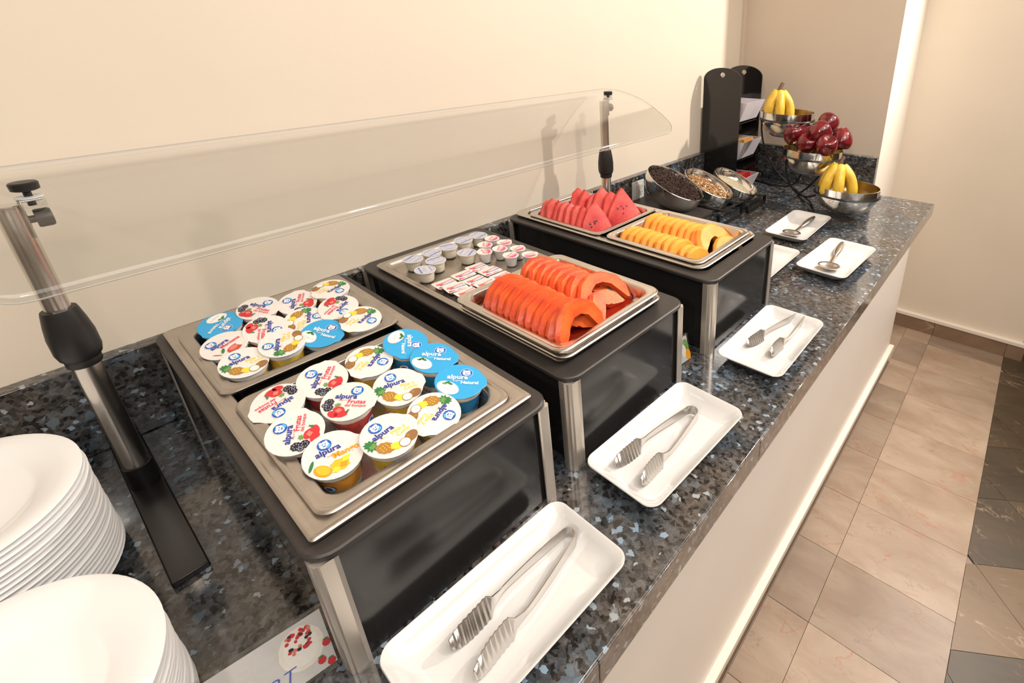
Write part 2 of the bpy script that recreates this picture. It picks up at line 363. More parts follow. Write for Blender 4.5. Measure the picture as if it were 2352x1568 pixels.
# ================================================================== room
F = -.83
def abox(x0, x1, y0, y1, z0, z1, name, m, parent=None, bevel=0):
    b = MB(); b.box(x0, x1, y0, y1, z0+T, z1+T); return b.build(name, m, parent, smooth=bool(bevel), bevel=bevel)
floor = struct(abox(-3.2, 7, -4.6, .1, F-.12, F-.006, 'floor', 'grout'))
struct(abox(-3.2, 2.60, 0, .12, F-.1, 1.82, 'wall_left', 'wall'))
wb = MB()
wb.box(2.573, 2.70, -.705, .12, F-.1+T, 1.82+T, 0)
struct(wb.build('wall_back', ['niche', 'white_paint'], smooth=False))
struct(abox(2.5732, 3.1, -.7062, -.7045, F-.1, 1.8205, 'trim_1', 'white_paint'))
struct(abox(2.985, 3.12, -1.42, -.69, F-.1, 1.82, 'wall_end', 'wall'))
struct(abox(2.545, 2.5735, -.012, .0, .172, 1.82, 'corner_shade_strip', 'niche'))  # darker strip on the left wall, painting in the shadow at the corner
struct(abox(-3.3, -3.2, -4.6, .1, F-.1, 1.82, 'wall_rear', 'wall'))
struct(abox(-3.3, 7.1, -4.7, -4.6, F-.1, 1.82, 'wall_right', 'wall'))
struct(abox(7, 7.1, -4.6, .1, F-.1, 1.82, 'wall_far', 'wall'))
struct(abox(3.12, 7, 0, .12, F-.1, 1.82, 'wall_passage', 'wall'))
struct(abox(-3.3, 7.1, -4.7, .12, 1.82, 1.9, 'ceiling', 'ceiling'))
# skirting of the end wall
bb = struct(abox(2.968, 2.985, -1.43, -.70, F-.003, F+.078, 'baseboard_end', 'grout'))
ys = [-.70, -1.04, -1.36, -1.435]
for a, b_ in zip(ys, ys[1:]):
    q = abox(2.962, 2.99, b_+.001, a-.001, F-.002, F+.078, 'tile', 'skirt', bb, .001)
struct(abox(2.958, 2.986, -1.438, -.70, F+.078, F+.094, 'trim_3', 'white_paint'))

# floor tiles
def tile(poly, m, z1=F, name='tile', e=.0007):
    cx = sum(p[0] for p in poly)/len(poly); cy = sum(p[1] for p in poly)/len(poly)
    def ins(d):
        out = []
        for x, y in poly:
            l = math.hypot(x-cx, y-cy) or 1; out.append((x+(cx-x)/l*d, y+(cy-y)/l*d))
        return out
    b = MB(); a, c = ins(e), ins(e+.0006)
    b.rings([[(x, y, z1-.012+T) for x, y in a], [(x, y, z1-.0006+T) for x, y in a], [(x, y, z1+T) for x, y in c]])
    return b.build(name, m, floor, smooth=False)
xs = [.912+.2425*k for k in range(-12, 9)] + [3.0]
xs = [x for x in xs if x < 2.98] + [2.985]
for a, b_ in zip(xs, xs[1:]):
    tile([(a, -1.036), (b_, -1.036), (b_, -.915), (a, -.915)], 'beige_tile')
    tile([(a, -1.361), (b_, -1.361), (b_, -1.036), (a, -1.036)], 'beige_tile')
tile([(2.573, -.915), (2.985, -.915), (2.985, -.705), (2.573, -.705)], 'beige_tile')
# dark field, slanted joints
def clip(poly, n, d):
    out = []
    for i in range(len(poly)):
        p, q = poly[i], poly[(i+1) % len(poly)]; a = p[0]*n[0]+p[1]*n[1]-d; b_ = q[0]*n[0]+q[1]*n[1]-d
        if a >= 0: out.append(p)
        if a*b_ < 0:
            t = a/(a-b_); out.append((p[0]+(q[0]-p[0])*t, p[1]+(q[1]-p[1])*t))
    return out
d1 = Vector((.5, -.87)); d2 = Vector((-.72, -.69))
n1 = Vector((.87, .5)); n2 = Vector((.69, -.72))
y0 = -1.361
for i in range(-9, 14):
    a = Vector((1.316+.2985*i, y0)).dot(n1); a2 = Vector((1.316+.2985*(i+1), y0)).dot(n1)
    for j in range(-9, 16):
        c1 = Vector((1.649+.396*j, y0)).dot(n2); c2 = Vector((1.649+.396*(j+1), y0)).dot(n2)
        p = [(-1.2, y0), (4.6, y0), (4.6, -2.35), (-1.2, -2.35)]
        p = clip(p, n1, a); p = clip(p, -n1, -a2) if p else p
        p = clip(p, n2, c1) if p else p; p = clip(p, -n2, -c2) if p else p
        if len(p) < 3: continue
        ar = abs(sum(p[k][0]*p[(k+1) % len(p)][1]-p[(k+1) % len(p)][0]*p[k][1] for k in range(len(p))))/2
        if ar < .0008: continue
        mx_ = sum(q[0] for q in p)/len(p)
        my_ = sum(q[1] for q in p)/len(p)
        tile(p, 'amber_tile' if (i == 0 and my_ > -1.6 and mx_ < 1.62) else 'brown_tile')
for nm, x0, x1, y0_, y1_ in (('a', -3.2, 7, -4.6, -2.35), ('b', 4.6, 7, -2.35, -.0), ('c', -3.2, -1.2, -2.35, y0), ('d', 3.12, 4.6, y0, 0)):
    abox(x0, x1, y0_, y1_, F-.012, F, 'stone_field', 'brown_tile', floor)

# ================================================================== counter
cab = MB(); cab.box(-2.6, 2.560, -.900, -.004, F+.012+T, -.052+T)
cabo = cab.build('counter_cabinet', 'cabinet', smooth=False)
tag(cabo, 'long cream painted counter base under the granite top', 'cabinet')
for k in range(-9, 8):
    a = .912+.2425*k; b_ = min(a+.2425, 2.556)
    if a > 2.5: break
    abox(a+.001, b_-.001, -.912, -.900, F-.001, F+.072, 'skirting_tile', 'skirt', cabo, .001)
abox(-2.6, 2.575, -.921, -.8995, F+.072, F+.098, 'trim_strip', 'white_paint', cabo, .002)

wt = MB(); wt.box(-2.7, 2.5725, -.955, -.002, -.0305+T, T)
wto = wt.build('granite_worktop', 'granite', smooth=True, bevel=.002)
tag(wto, 'long dark blue and grey speckled granite counter top', 'worktop')
seams = [-2.7, -1.9, -1.1, -.3, .42, .86, 1.28, 1.62, 1.92, 2.10, 2.5725]
for a, b_ in zip(seams, seams[1:]):
    abox(a+.0005, b_-.0005, -.957, -.935, -.050, -.0008, 'edge_strip', 'granite_edge', wto, .0012)
# backsplash in lengths
for a, b_ in ((-2.7, -.9), (-.9, .62), (.62, 1.98), (1.98, 2.5725)):
    struct(abox(a+.0006, b_-.0006, -.030, -.0005, .0003, .169, 'trim_4', 'granite', None, .002))
struct(abox(2.543, 2.5725, -.705, -.031, .0003, .169, 'trim_5', 'granite', None, .002))

# ================================================================== risers
def riser(x, y, rz, label, w=.325, l=.695, h=.19, holes=True):
    t = thing('riser', label, 'food riser', (x, y, 0), rz, 'black food risers')
    hx, hy = w/2, l/2
    b = MB(); R = [rr(hx, hy, .028, h-.009), rr(hx+.0012, hy+.0012, .029, h-.0075), rr(hx+.0012, hy+.0012, .029, h-.002), rr(hx-.001, hy-.001, .027, h),
                   rr(hx-.035, hy-.04, .02, h), rr(hx-.035, hy-.04, .02, h-.009)]
    b.rings(R, False, False, loop=True); b.build('top_board', 'board', t, ang=30)
    for s, sx in ((1, 0), (-1, 0)):
        q = MB(); q.box(s*(hx-.016)-.002, s*(hx-.016)+.002, -hy+.025, hy-.025, .004, h-.0095); q.build('side_panel', 'panel', t, smooth=False)
        q = MB(); q.box(-hx+.02, hx-.02, s*(hy-.009)-.002, s*(hy-.009)+.002, .004, h-.0095); q.build('end_panel', 'panel', t, smooth=False)
    for sx in (-1, 1):
        for sy in (-1, 1):
            q = MB(); cx, cy = sx*(hx-.013), sy*(hy-.013)
            # grooved quarter-round extrusion
            pts = [(-.011, -.015), (.004, -.015)]
            for k in range(5): a = -PI/2+k*PI/8; pts.append((.004+.009*math.cos(a), -.004+.009*math.sin(a)-.0))
            pts = [(-.012, .013), (-.012, .011), (.006, .0125), (.0075, .0095), (.0105, .0085), (.0115, .005), (.0095, .004), (.0125, .0), (.0125, -.012), (.010, -.012), (.010, -.001), (-.001, .009), (-.004, .010)]
            pts = [(cx+sx*px_, cy+sy*py_) for px_, py_ in pts]
            q.poly(pts, 0, h-.0095); q.build('corner_leg', 'alu', t, smooth=False)
    return t
r1 = riser(.4015, -.397, -.0155, 'low black food riser holding the yogurt pans, nearest the plates')
r2 = riser(.769, -.396, -.014, 'low black food riser holding papaya, butter and creamers, in the middle')
r3 = riser(1.192, -.403, -.005, 'low black food riser holding watermelon and cantaloupe, farthest along')

# pans -------------------------------------------------------------
def pan(name, label, cat, x, y, z, hx, hy, depth, rz=0, m='steel', rim=.013, rc=.022, group=None, lip=.006, wallin=.004, hole=False, bead=True):
    t = thing(name, label, cat, (x, y, z), rz, group)
    b = MB(); R = []
    R += [rr(hx, hy, rc, -lip), rr(hx+.001, hy+.001, rc, -.002), rr(hx-.001, hy-.001, rc, 0), rr(hx-.003, hy-.003, rc, .0004)]
    if bead: R += [rr(hx-.005, hy-.005, rc, -.0014), rr(hx-.008, hy-.008, rc, -.0014)]
    R += [rr(hx-rim, hy-rim, rc*1.1, -.0008), rr(hx-rim-.002, hy-rim-.002, rc*1.15, -.003)]
    if not hole:
        R += [rr(hx-rim-wallin, hy-rim-wallin, rc*1.2, -depth+.008), rr(hx-rim-wallin-.003, hy-rim-wallin-.003, rc*1.2, -depth+.002), rr(hx-rim-wallin-.01, hy-rim-wallin-.01, rc, -depth)]
        b.rings(R, False, True)
    else:
        R += [rr(hx-rim-.003, hy-rim-.003, rc*1.1, -.012)]
        b.rings(R, False, False)
    o = b.build('pan_body', m, t, ang=50)
    s = o.modifiers.new('thick', 'SOLIDIFY'); s.thickness = .0009; s.offset = -1
    return t
# riser 1: adapter frame and two half pans
pan('tray_frame', 'worn steel frame tray around the two yogurt pans', 'serving tray', .398, -.4005, .2005, .148, .3245, .06, -.0180, 'steel_dull', rim=.022, rc=.006, hole=True)
pan('half_pan', 'worn steel pan of yogurt cups, nearer the wall', 'food pan', .3995, -.2435, .2045, .1340, .1350, .060, -.0180, 'steel_dull', rim=.016, rc=.02, group='half size steel pans')
pan('half_pan', 'worn steel pan of yogurt cups, nearer the aisle', 'food pan', .3930, -.5570, .2045, .1290, .1520, .060, -.0180, 'steel_dull', rim=.016, rc=.02, group='half size steel pans')
# riser 2
pan('shallow_tray', 'wide shallow worn steel tray under the creamers and butter', 'serving tray', .7620, -.3985, .2000, .1370, .3050, .013, -.008, 'steel_dull', rim=.011, rc=.012)
pan('half_pan', 'lower of the two stacked steel pans beneath the papaya', 'food pan', .7555, -.5680, .2100, .1350, .1480, .022, -.010, 'steel', group='half size steel pans')
papa = pan('half_pan', 'upper stacked steel pan full of sliced papaya', 'food pan', .7530, -.5660, .2230, .1350, .1480, .032, -.010, 'steel', rim=.014, group='half size steel pans')
# riser 3
pan('shallow_tray', 'steel outer tray framing the watermelon and cantaloupe pans', 'serving tray', 1.196, -.382, .1995, .143, .325, .06, -.004, 'steel', rim=.020, rc=.03, hole=True)
pan('half_pan', 'steel pan of watermelon wedges next to the wall', 'food pan', 1.194, -.2500, .2050, .1300, .1400, .055, -.004, 'steel', group='half size steel pans')
pan('half_pan', 'steel pan of cantaloupe slices toward the aisle', 'food pan', 1.198, -.5480, .2050, .1310, .1450, .055, -.004, 'steel', group='half size steel pans')

# ================================================================== yogurt cups
R0 = .0345
def logo(b, cx, cy, z, r, fn=None, mi=dict(d=1, w=2, s=3)):
    disc(b, cx, cy, z, r, r, mi['d'], n=22, fn=fn)
    disc(b, cx-.02*r, cy+.0*r, z+.0001, r*.66, r*.62, mi['w'], rot=.3, n=16, jag=.05, fn=fn)
    disc(b, cx-.46*r, cy+.48*r, z+.0002, r*.24, r*.16, mi['w'], rot=.8, n=8, fn=fn); disc(b, cx+.42*r, cy+.50*r, z+.0002, r*.22, r*.15, mi['w'], rot=-.8, n=8, fn=fn)
    disc(b, cx-.20*r, cy+.14*r, z+.0003, r*.09, r*.12, mi['d'], n=7, fn=fn); disc(b, cx+.20*r, cy+.14*r, z+.0003, r*.09, r*.12, mi['d'], n=7, fn=fn)
    disc(b, cx-.02*r, cy-.24*r, z+.0003, r*.26, r*.10, mi['d'], n=9, fn=fn)
    disc(b, cx+.46*r, cy-.50*r, z+.0004, r*.42, r*.20, mi['s'], rot=.75, n=10, fn=fn)
INK = ['navy', 'logo_blue', 'ink_white', 'sky', 'ink_yellow', 'ink_red', 'ink_orange', 'berry_red', 'black_berry', 'leaf', 'pine', 'coco', 'coco_white', 'mango', 'mango_dark', 'apple_print', 'berry_light', 'leaf_light', 'grey_ink', 'cream_print']
I = {n: i for i, n in enumerate(INK)}
def lid_print(kind):
    b = MB(); s = R0; z = .0004
    def D(x, y, rx, ry, c, rot=0, n=14, jag=0, dz=0): disc(b, x*s, y*s, z+dz, rx*s, ry*s, I[c], rot, n, jag)
    def Tx(t, x, y, size, c, bold=.02, dz=.0002, rot=0): text(b, t, x*s, y*s, z+dz, size*s, I[c], rot, bold)
    lg = dict(pina=(-.16, .58), frutas=(.24, .53), natural=(.26, .47), mango=(-.12, .52), manzana=(-.33, .5))[kind]
    D(lg[0], lg[1], .27, .27, 'ink_white'); logo(b, lg[0]*s, lg[1]*s, z+.0001, .25*s, mi=dict(d=1, w=2, s=3))
    Tx('alpura', -.10, .21, .35, 'ink_white' if kind == 'natural' else 'navy', .028)
    if kind == 'pina':
        Tx('Piña y', .38, -.04, .25, 'ink_yellow', .012); Tx('Coco', .46, -.24, .25, 'ink_yellow', .012); Tx('yoghurt', -.22, .01, .10, 'ink_yellow', .0)
        D(-.72, .02, .24, .19, 'leaf', 1.0, 18, .22); D(-.78, .16, .16, .13, 'leaf', .3, 14, .3, .0001); D(-.70, -.02, .14, .12, 'leaf_light', .3, 14, .25, .00005)
        D(-.44, -.40, .33, .25, 'pine', -.8, 20, .05, .0002)
        for k in range(9): D(-.58+.12*(k % 3), -.48+.1*(k//3), .025, .025, 'ink_yellow', 0, 5, 0, .0003)
        D(-.12, -.60, .24, .18, 'ink_yellow', -.6, 5, 0, .0003); D(.52, -.62, .28, .21, 'coco', .3, 16, 0, .0002)
        D(.44, -.54, .09, .09, 'pine', .3, 4, 0, .0003)
        D(.18, -.70, .22, .20, 'coco', 0, 16, 0, .0004); D(.18, -.70, .195, .175, 'coco_white', 0, 16, 0, .0005); D(.19, -.70, .11, .095, 'cream_print', 0, 12, 0, .0006)
    elif kind == 'frutas':
        Tx('Frutas', .38, -.06, .29, 'ink_red', .018); Tx('del bosque', .38, -.25, .19, 'ink_red', .012); Tx('yoghurt', -.18, .02, .11, 'berry_light', 0)
        for (x, y, r) in ((-.68, -.12, .19), (-.62, -.40, .18), (-.80, -.28, .12)):
            D(x, y, r, r, 'black_berry', 0, 16, .08, .0001)
            for k in range(7): a = k*.9; D(x+r*.55*math.cos(a), y+r*.55*math.sin(a), .024, .024, 'grey_ink', 0, 5, 0, .0002)
        D(-.18, -.50, .25, .18, 'berry_red', -.4, 14, .03, .0002); D(-.36, -.72, .22, .15, 'berry_red', -.5, 12, .02, .0001); D(-.05, -.70, .26, .16, 'berry_red', .2, 12, .02, .0001)
        D(-.18, -.52, .14, .12, 'berry_light', .2, 4, 0, .0003)
        D(-.30, -.24, .12, .09, 'leaf_light', .3, 12, .3, .0003); D(.16, -.55, .11, .05, 'leaf', 1.2, 10, .3, .0003)
    elif kind == 'natural':
        Tx('Natural', .42, -.10, .24, 'ink_white', .035); Tx('yoghurt', -.08, .0, .11, 'ink_white', 0)
        D(-.44, -.42, .50, .34, 'cream_print', -.55, 22, 0, -.0001); D(-.42, -.46, .44, .27, 'ink_white', -.55, 20, 0, .0001)
        D(-.50, -.14, .13, .06, 'leaf', .5, 10, 0, .0003); D(-.36, -.20, .12, .06, 'leaf', -.5, 10, 0, .0003); D(-.60, -.20, .1, .05, 'leaf_light', -.2, 10, 0, .0003)
        Tx('05 AGO 21', -.36, -.50, .12, 'grey_ink', 0, .0003, -.2)
    elif kind == 'mango':
        Tx('Mango', .42, -.12, .34, 'ink_orange', .03); Tx('yoghurt', -.02, -.03, .12, 'ink_orange', 0)
        D(-.52, -.50, .32, .22, 'mango_dark', -.9, 18, 0, .0001); D(-.50, -.48, .26, .17, 'mango', -.9, 16, 0, .0002); D(-.78, -.12, .24, .06, 'leaf', 1.0, 10, 0, .0002)
        D(.05, -.56, .32, .24, 'mango', -.2, 16, .08, .0003); D(.30, -.42, .2, .12, 'ink_yellow', .5, 4, 0, .0004); D(-.12, -.70, .18, .13, 'ink_yellow', .1, 4, 0, .0004); D(.16, -.62, .17, .14, 'mango_dark', .4, 4, 0, .0004)
    else:
        Tx('Manzana', .26, -.05, .28, 'ink_red', .02)
        D(.12, -.58, .36, .25, 'apple_print', .2, 18, 0, .0001); D(.10, -.52, .22, .15, 'berry_light', .2, 12, 0, .0002); D(-.30, -.34, .20, .07, 'leaf', .9, 10, 0, .0002); D(.42, -.5, .1, .2, 'cream_print', .2, 10, 0, .0003)
        D(-.62, -.4, .22, .03, 'apple_print', -1.0, 10, .0, .0002)
    return b.mesh('lid_print', INK, smooth=False)
def cup_body(band):
    b = MB(); n = 28
    prof = [(.0215, 0), (.0225, .001), (.0235, .010), (.0262, .030), (.0268, .0335), (.0293, .0555), (.0300, .060), (.0325, .0605), (.0330, .064), (.0342, .0680), (.0342, .0692)]
    mis = [0, 0, 0, 0, 1, 0, 0, 0, 0, 0, 0]
    prof[5] = (.0293, .0555)
    b.lathe(prof, n, True, True, mis=[0, 0, 0, 1, 1, 0, 0, 0, 0, 0])
    return b.mesh('cup_body', ['cup_white', band])
def cup_print():
    b = MB()
    def fn(off):
        def g(x, y, z):
            r = .0215+(y/.060)*.0085+.0004+z; a = off+x/.027; return (r*math.cos(a), r*math.sin(a), y)
        return g
    for off in (-2.3, -.2, 1.9):
        for k, (rad, c) in enumerate(((.0085, I['logo_blue']), (.0068, I['ink_white']), (.0038, I['logo_blue']))): disc(b, 0, .040, .0002*k, rad, rad*.9, c, n=18, fn=fn(off))
        disc(b, .0035, .036, .0008, .004, .002, I['sky'], rot=.6, n=8, fn=fn(off))
        text(b, 'alpura', 0, .019, .0001, .012, I['navy'], bold=.02, fn=fn(off))
        text(b, 'yoghurt', .030, .022, .0001, .006, I['grey_ink'], fn=fn(off)); text(b, '125 g', .030, .014, .0001, .006, I['grey_ink'], fn=fn(off))
    return b.mesh('cup_print', INK, smooth=False)
lidm = {}
def lid_mesh(foil):
    b = MB(); n = 30
    def ring(r, z): 
        out = []
        for i in range(n):
            a = 2*PI*i/n; k = r*(1+(.10 if i in (0, 1, n-1) and r > .03 else 0)); out.append((k*math.cos(a), k*math.sin(a), z))
        return out
    b.rings([ring(R0+.0004, -.0015), ring(R0+.0012, 0), ring(R0+.0006, .0005), ring(R0*.93, .0003), ring(R0*.5, .0003)], True, True)
    return b.mesh('foil_lid', foil)
kinds = dict(pina=('band_yellow', 'foil_white', 105), frutas=('band_red', 'foil_white', 65), natural=('band_blue', 'foil_blue', 61), mango=('band_orange', 'foil_white', 103), manzana=('band_red', 'foil_white', 123))
KM = {k: (cup_body(v[0]), lid_mesh(v[1]), lid_print(k)) for k, v in kinds.items()}
cpm = cup_print()
def yogurt(x, y, kind, ang, z, tx, ty, label):
    t = thing('yogurt_cup', label, 'yogurt', (x, y, z-.0705), 0, 'yogurt cups in the steel pans', True)
    a = math.radians(ang-kinds[kind][2])
    bo, li, pr = KM[kind]
    q = Matrix.Rotation(tx, 4, 'X') @ Matrix.Rotation(ty, 4, 'Y') @ Matrix.Rotation(a, 4, 'Z')
    o = link('cup', bo, t); o.matrix_local = Matrix.Translation((0, 0, .0)) @ q
    p = link('side_print', cpm, o)
    l = link('lid', li, t); l.matrix_local = q @ Matrix.Translation((0, 0, .070))
    lp = link('lid_print', pr, l, loc=(0, 0, .0004))
    return t
nm = dict(pina='pineapple and coconut', frutas='red berry', natural='plain blue lidded', mango='mango', manzana='apple')
back = [(.333, -.102, 'natural', -78), (.397, -.086, 'frutas', 7), (.457, -.121, 'frutas', 123), (.518, -.120, 'pina', -65), (.317, -.191, 'manzana', 139), (.379, -.179, 'frutas', -51),
        (.436, -.204, 'pina', -14), (.498, -.206, 'frutas', -90), (.316, -.273, 'pina', 105), (.377, -.261, 'pina', 166), (.437, -.281, 'natural', 0), (.500, -.286, 'pina', -58)]
bl = ['plain yogurt cup with blue lid in the wall side pan, near corner', 'red berry yogurt cup touching the wall edge beside a blue lidded cup', 'red berry yogurt cup, third along the wall edge of the pan', 'pineapple coconut yogurt cup in the far wall side corner of the pan',
      'apple yogurt cup with red lettering, the only apple one', 'red berry yogurt cup between the apple one and a pineapple one', 'pineapple coconut yogurt cup behind the blue lidded one in the wall side pan', 'red berry yogurt cup in the far column of the wall side pan',
      'pineapple coconut yogurt cup at the near front corner of the wall side pan', 'pineapple coconut yogurt cup with tilted lid left of a blue lidded one', 'plain yogurt cup with blue lid on the front row of the wall side pan', 'pineapple coconut yogurt cup at the far end of the front row, wall side pan']
front = [(.317, -.433, 'frutas', -112), (.377, -.422, 'frutas', 109), (.442, -.434, 'pina', -47), (.506, -.431, 'natural', -63), (.511, -.519, 'natural', 16), (.500, -.607, 'natural', 16),
         (.442, -.539, 'pina', 87), (.379, -.518, 'frutas', 18), (.440, -.635, 'pina', -55), (.306, -.522, 'frutas', 122), (.319, -.609, 'mango', 94), (.378, -.631, 'pina', 109)]
fl = ['red berry yogurt cup with upside-down print at the near wall side corner', 'red berry yogurt cup touching the bar between the two pans', 'pineapple coconut yogurt cup beside the pan divider, aisle side pan', 'plain yogurt cup with blue lid, first of three toward the aisle',
      'plain yogurt cup with blue lid, middle of the three', 'plain yogurt cup with blue lid, nearest the aisle of the three', 'pineapple coconut yogurt cup in the centre of the aisle side pan', 'red berry yogurt cup in the centre of the aisle side pan',
      'pineapple coconut yogurt cup on the aisle edge beside a blue lidded one', 'red berry yogurt cup behind the mango one', 'mango yogurt cup at the near aisle corner, the only mango one', 'pineapple coconut yogurt cup right of the mango one']
tr = random.Random(3)
for i, ((x, y, k, a), l) in enumerate(list(zip(back, bl)) + list(zip(front, fl))):
    zz = .2110 + ((i % 2)*.005)
    q_ = (zz-.195)/.494
    yogurt(x-q_*(x-.162), y-q_*(y+1.2235)+(.014 if k == 'mango' else .010 if y < -.5 else .004), k, a, zz, .15+tr.uniform(-.05, .05), -.06+tr.uniform(-.05, .05), l)

# ================================================================== creamers, butter
def small_cup(R, r, h, ribs, matb, lidmat, printf):
    b = MB(); n = 48 if ribs else 28
    def ring(rad, z, k=0): return [((rad-(k if i % 2 else 0))*math.cos(2*PI*i/n), (rad-(k if i % 2 else 0))*math.sin(2*PI*i/n), z) for i in range(n)]
    k = .0005 if ribs else 0
    b.rings([ring(r*.9, 0), ring(r, .002, 0), ring(r+.001, .004, k), ring(R*.84, h-.006, k), ring(R*.86, h-.005), ring(R*.9, h-.002), ring(R, h-.0018), ring(R, h-.0005)])
    return b.mesh('cup_body', matb)
def disc_lid(R, foil, tab=.12):
    b = MB(); n = 28
    def ring(rad, z): return [(rad*(1+(tab if i in (0, 1, 2) else 0))*math.cos(2*PI*i/n), rad*(1+(tab if i in (0, 1, 2) else 0))*math.sin(2*PI*i/n), z) for i in range(n)]
    b.rings([ring(R+.0003, -.0006), ring(R+.0006, 0), ring(R*.94, .0003), ring(R*.92, -.0002), ring(R*.5, -.0002)]); return b.mesh('foil_lid', foil)
cheese_b = small_cup(.0225, .0155, .026, False, 'cream', None, None); cheese_l = disc_lid(.0225, 'silver', .06)
pb = MB(); P = ['violet_ink', 'grey_ink', 'ink_white']
text(pb, 'PHILADELPHIA', 0, -.0105, .0003, .0050, 0, bold=.03)
for rr_ in (.0185,):
    n = 30
    for i in range(n): a, c_ = 2*PI*i/n, 2*PI*(i+.8)/n; pb.add([(rr_*math.cos(a), rr_*math.sin(a), .0003), (rr_*math.cos(c_), rr_*math.sin(c_), .0003), ((rr_-.0006)*math.cos(c_), (rr_-.0006)*math.sin(c_), .0003), ((rr_-.0006)*math.cos(a), (rr_-.0006)*math.sin(a), .0003)], [(0, 1, 2, 3)], 1)
text(pb, 'queso crema', 0, .0, .0003, .0045, 1); text(pb, 'PHILADELPHIA', 0, .012, .0003, .0036, 0, rot=PI); text(pb, '30 g', .004, -.0045, .0003, .004, 1)
cheese_p = pb.mesh('lid_print', P, smooth=False)
lemon_b = small_cup(.0178, .0112, .026, True, 'cup_white', None, None); lemon_l = disc_lid(.0178, 'foil_white', .16)
pb = MB(); P = ['pink', 'pink_light', 'ink_white', 'ink_red']
disc(pb, 0, -.002, .0003, .0145, .0125, 1, n=20, a0=PI, a1=2*PI); disc(pb, -.001, -.0045, .0005, .0130, .0095, 0, n=18, a0=PI*1.02, a1=PI*1.9)
text(pb, 'Lyncott', 0, .0035, .0003, .0085, 3, bold=.0, shear=.3, rot=.1); text(pb, 'crema', 0, -.006, .0007, .0045, 2)
lemon_p = pb.mesh('lid_print', P, smooth=False)
z0t = .1885
import itertools
S_ = .1488
cheese = [(.692, -.148, 200, 'nearest the tray corner by the wall'), (.738, -.150, 10, 'second along the wall edge of the tray'), (.719, -.197, 175, 'touching the near corner cup on its aisle side'), (.677, -.223, -110, 'in front, closest to the butter'), (.781, -.150, 160, 'third along the wall edge of the tray'),
          (.788, -.215, 30, 'standing alone beside the butter packets'), (.829, -.142, 5, 'fourth along the wall edge of the tray'), (.871, -.145, 10, 'at the far end of the row along the wall')]
for x, y, a, l in cheese:
    x, y = x-.011, y-.017
    t = thing('cream_cheese_cup', 'silver lidded cream cheese cup ' + l, 'cream cheese', (x, y, z0t), 0, 'silver lidded cream cheese cups', True)
    o = link('cup', cheese_b, t); l_ = link('lid', cheese_l, t, math.radians(a), (0, 0, .026)); link('lid_print', cheese_p, l_)
lem = [(.819, -.247, 60, 'first of the front row, by the lone silver cup'), (.852, -.261, 30, 'behind the front row, second column'), (.879, -.294, 0, 'behind the front row, closest to the aisle'), (.843, -.312, 10, 'in the front row, beside the papaya pan'), (.872, -.345, -25, 'at the aisle end of the cluster'),
       (.882, -.192, 20, 'at the far wall side end of the cluster'), (.884, -.238, -10, 'on the far edge, second from the wall'), (.846, -.212, 40, 'in the middle by the silver lidded cups')]
for x, y, a, l in lem:
    x, y = x-.014, y-.015
    t = thing('creamer_cup', 'small pink and white lidded creamer ' + l, 'creamer', (x, y, z0t), 0, 'pink and white lidded creamers', True)
    link('cup', lemon_b, t); l_ = link('lid', lemon_l, t, math.radians(a), (0, 0, .026)); link('lid_print', lemon_p, l_)
bb_ = MB(); bb_.rings([rr(.014, .0115, .003, 0), rr(.0155, .013, .003, .006), rr(.0155, .013, .003, .0068)]); butter_b = bb_.mesh('tub', 'cup_white')
bb_ = MB(); bb_.rings([rr(.0195, .0168, .004, .0068), rr(.0195, .0168, .004, .0074), rr(.0185, .0158, .004, .0077)]); butter_l = bb_.mesh('lid', 'foil_white')
pb = MB(); P = ['ink_red', 'violet_ink', 'berry_light']
text(pb, 'Eugenia', 0, .004, .0079, .0112, 0, shear=.35, rot=.12); text(pb, 'Mantequilla', .003, -.0045, .0079, .0066, 1, bold=.02, shear=.2)
pb.add([(-.018, -.015, .0079), (-.003, -.015, .0079), (-.016, -.0085, .0079)], [(0, 1, 2)], 0); pb.add([(-.003, -.015, .0079), (.016, -.015, .0079), (-.0, -.0125, .0079)], [(0, 1, 2)], 0)
disc(pb, -.009, .001, .0078, .005, .0045, 2, n=12)
butter_p = pb.mesh('lid_print', P, smooth=False)
but = [(.764, -.285), (.768, -.328), (.769, -.368), (.720, -.298), (.722, -.337), (.724, -.373), (.673, -.298), (.675, -.335), (.678, -.371)]
for i, (x, y) in enumerate(but):
    r_, c_ = i//3, i % 3
    t = thing('butter_packet', 'white butter packet, %s column from the papaya pan, %s row' % (['wall side', 'middle', 'aisle side'][c_], ['far', 'middle', 'near'][r_]), 'butter', (x, y, z0t+(.002 if (i % 2) else 0)), -.10+tr.uniform(-.1, .1), 'white butter packets in three rows')
    t.scale = (1.12, 1.12, 1)
    link('tub', butter_b, t); l_ = link('lid', butter_l, t); link('lid_print', butter_p, l_)
    t['label'] = 'white butter packet in the %s of three rows, %s' % (['far', 'middle', 'near'][r_], ['wall side', 'centre', 'aisle side'][c_])

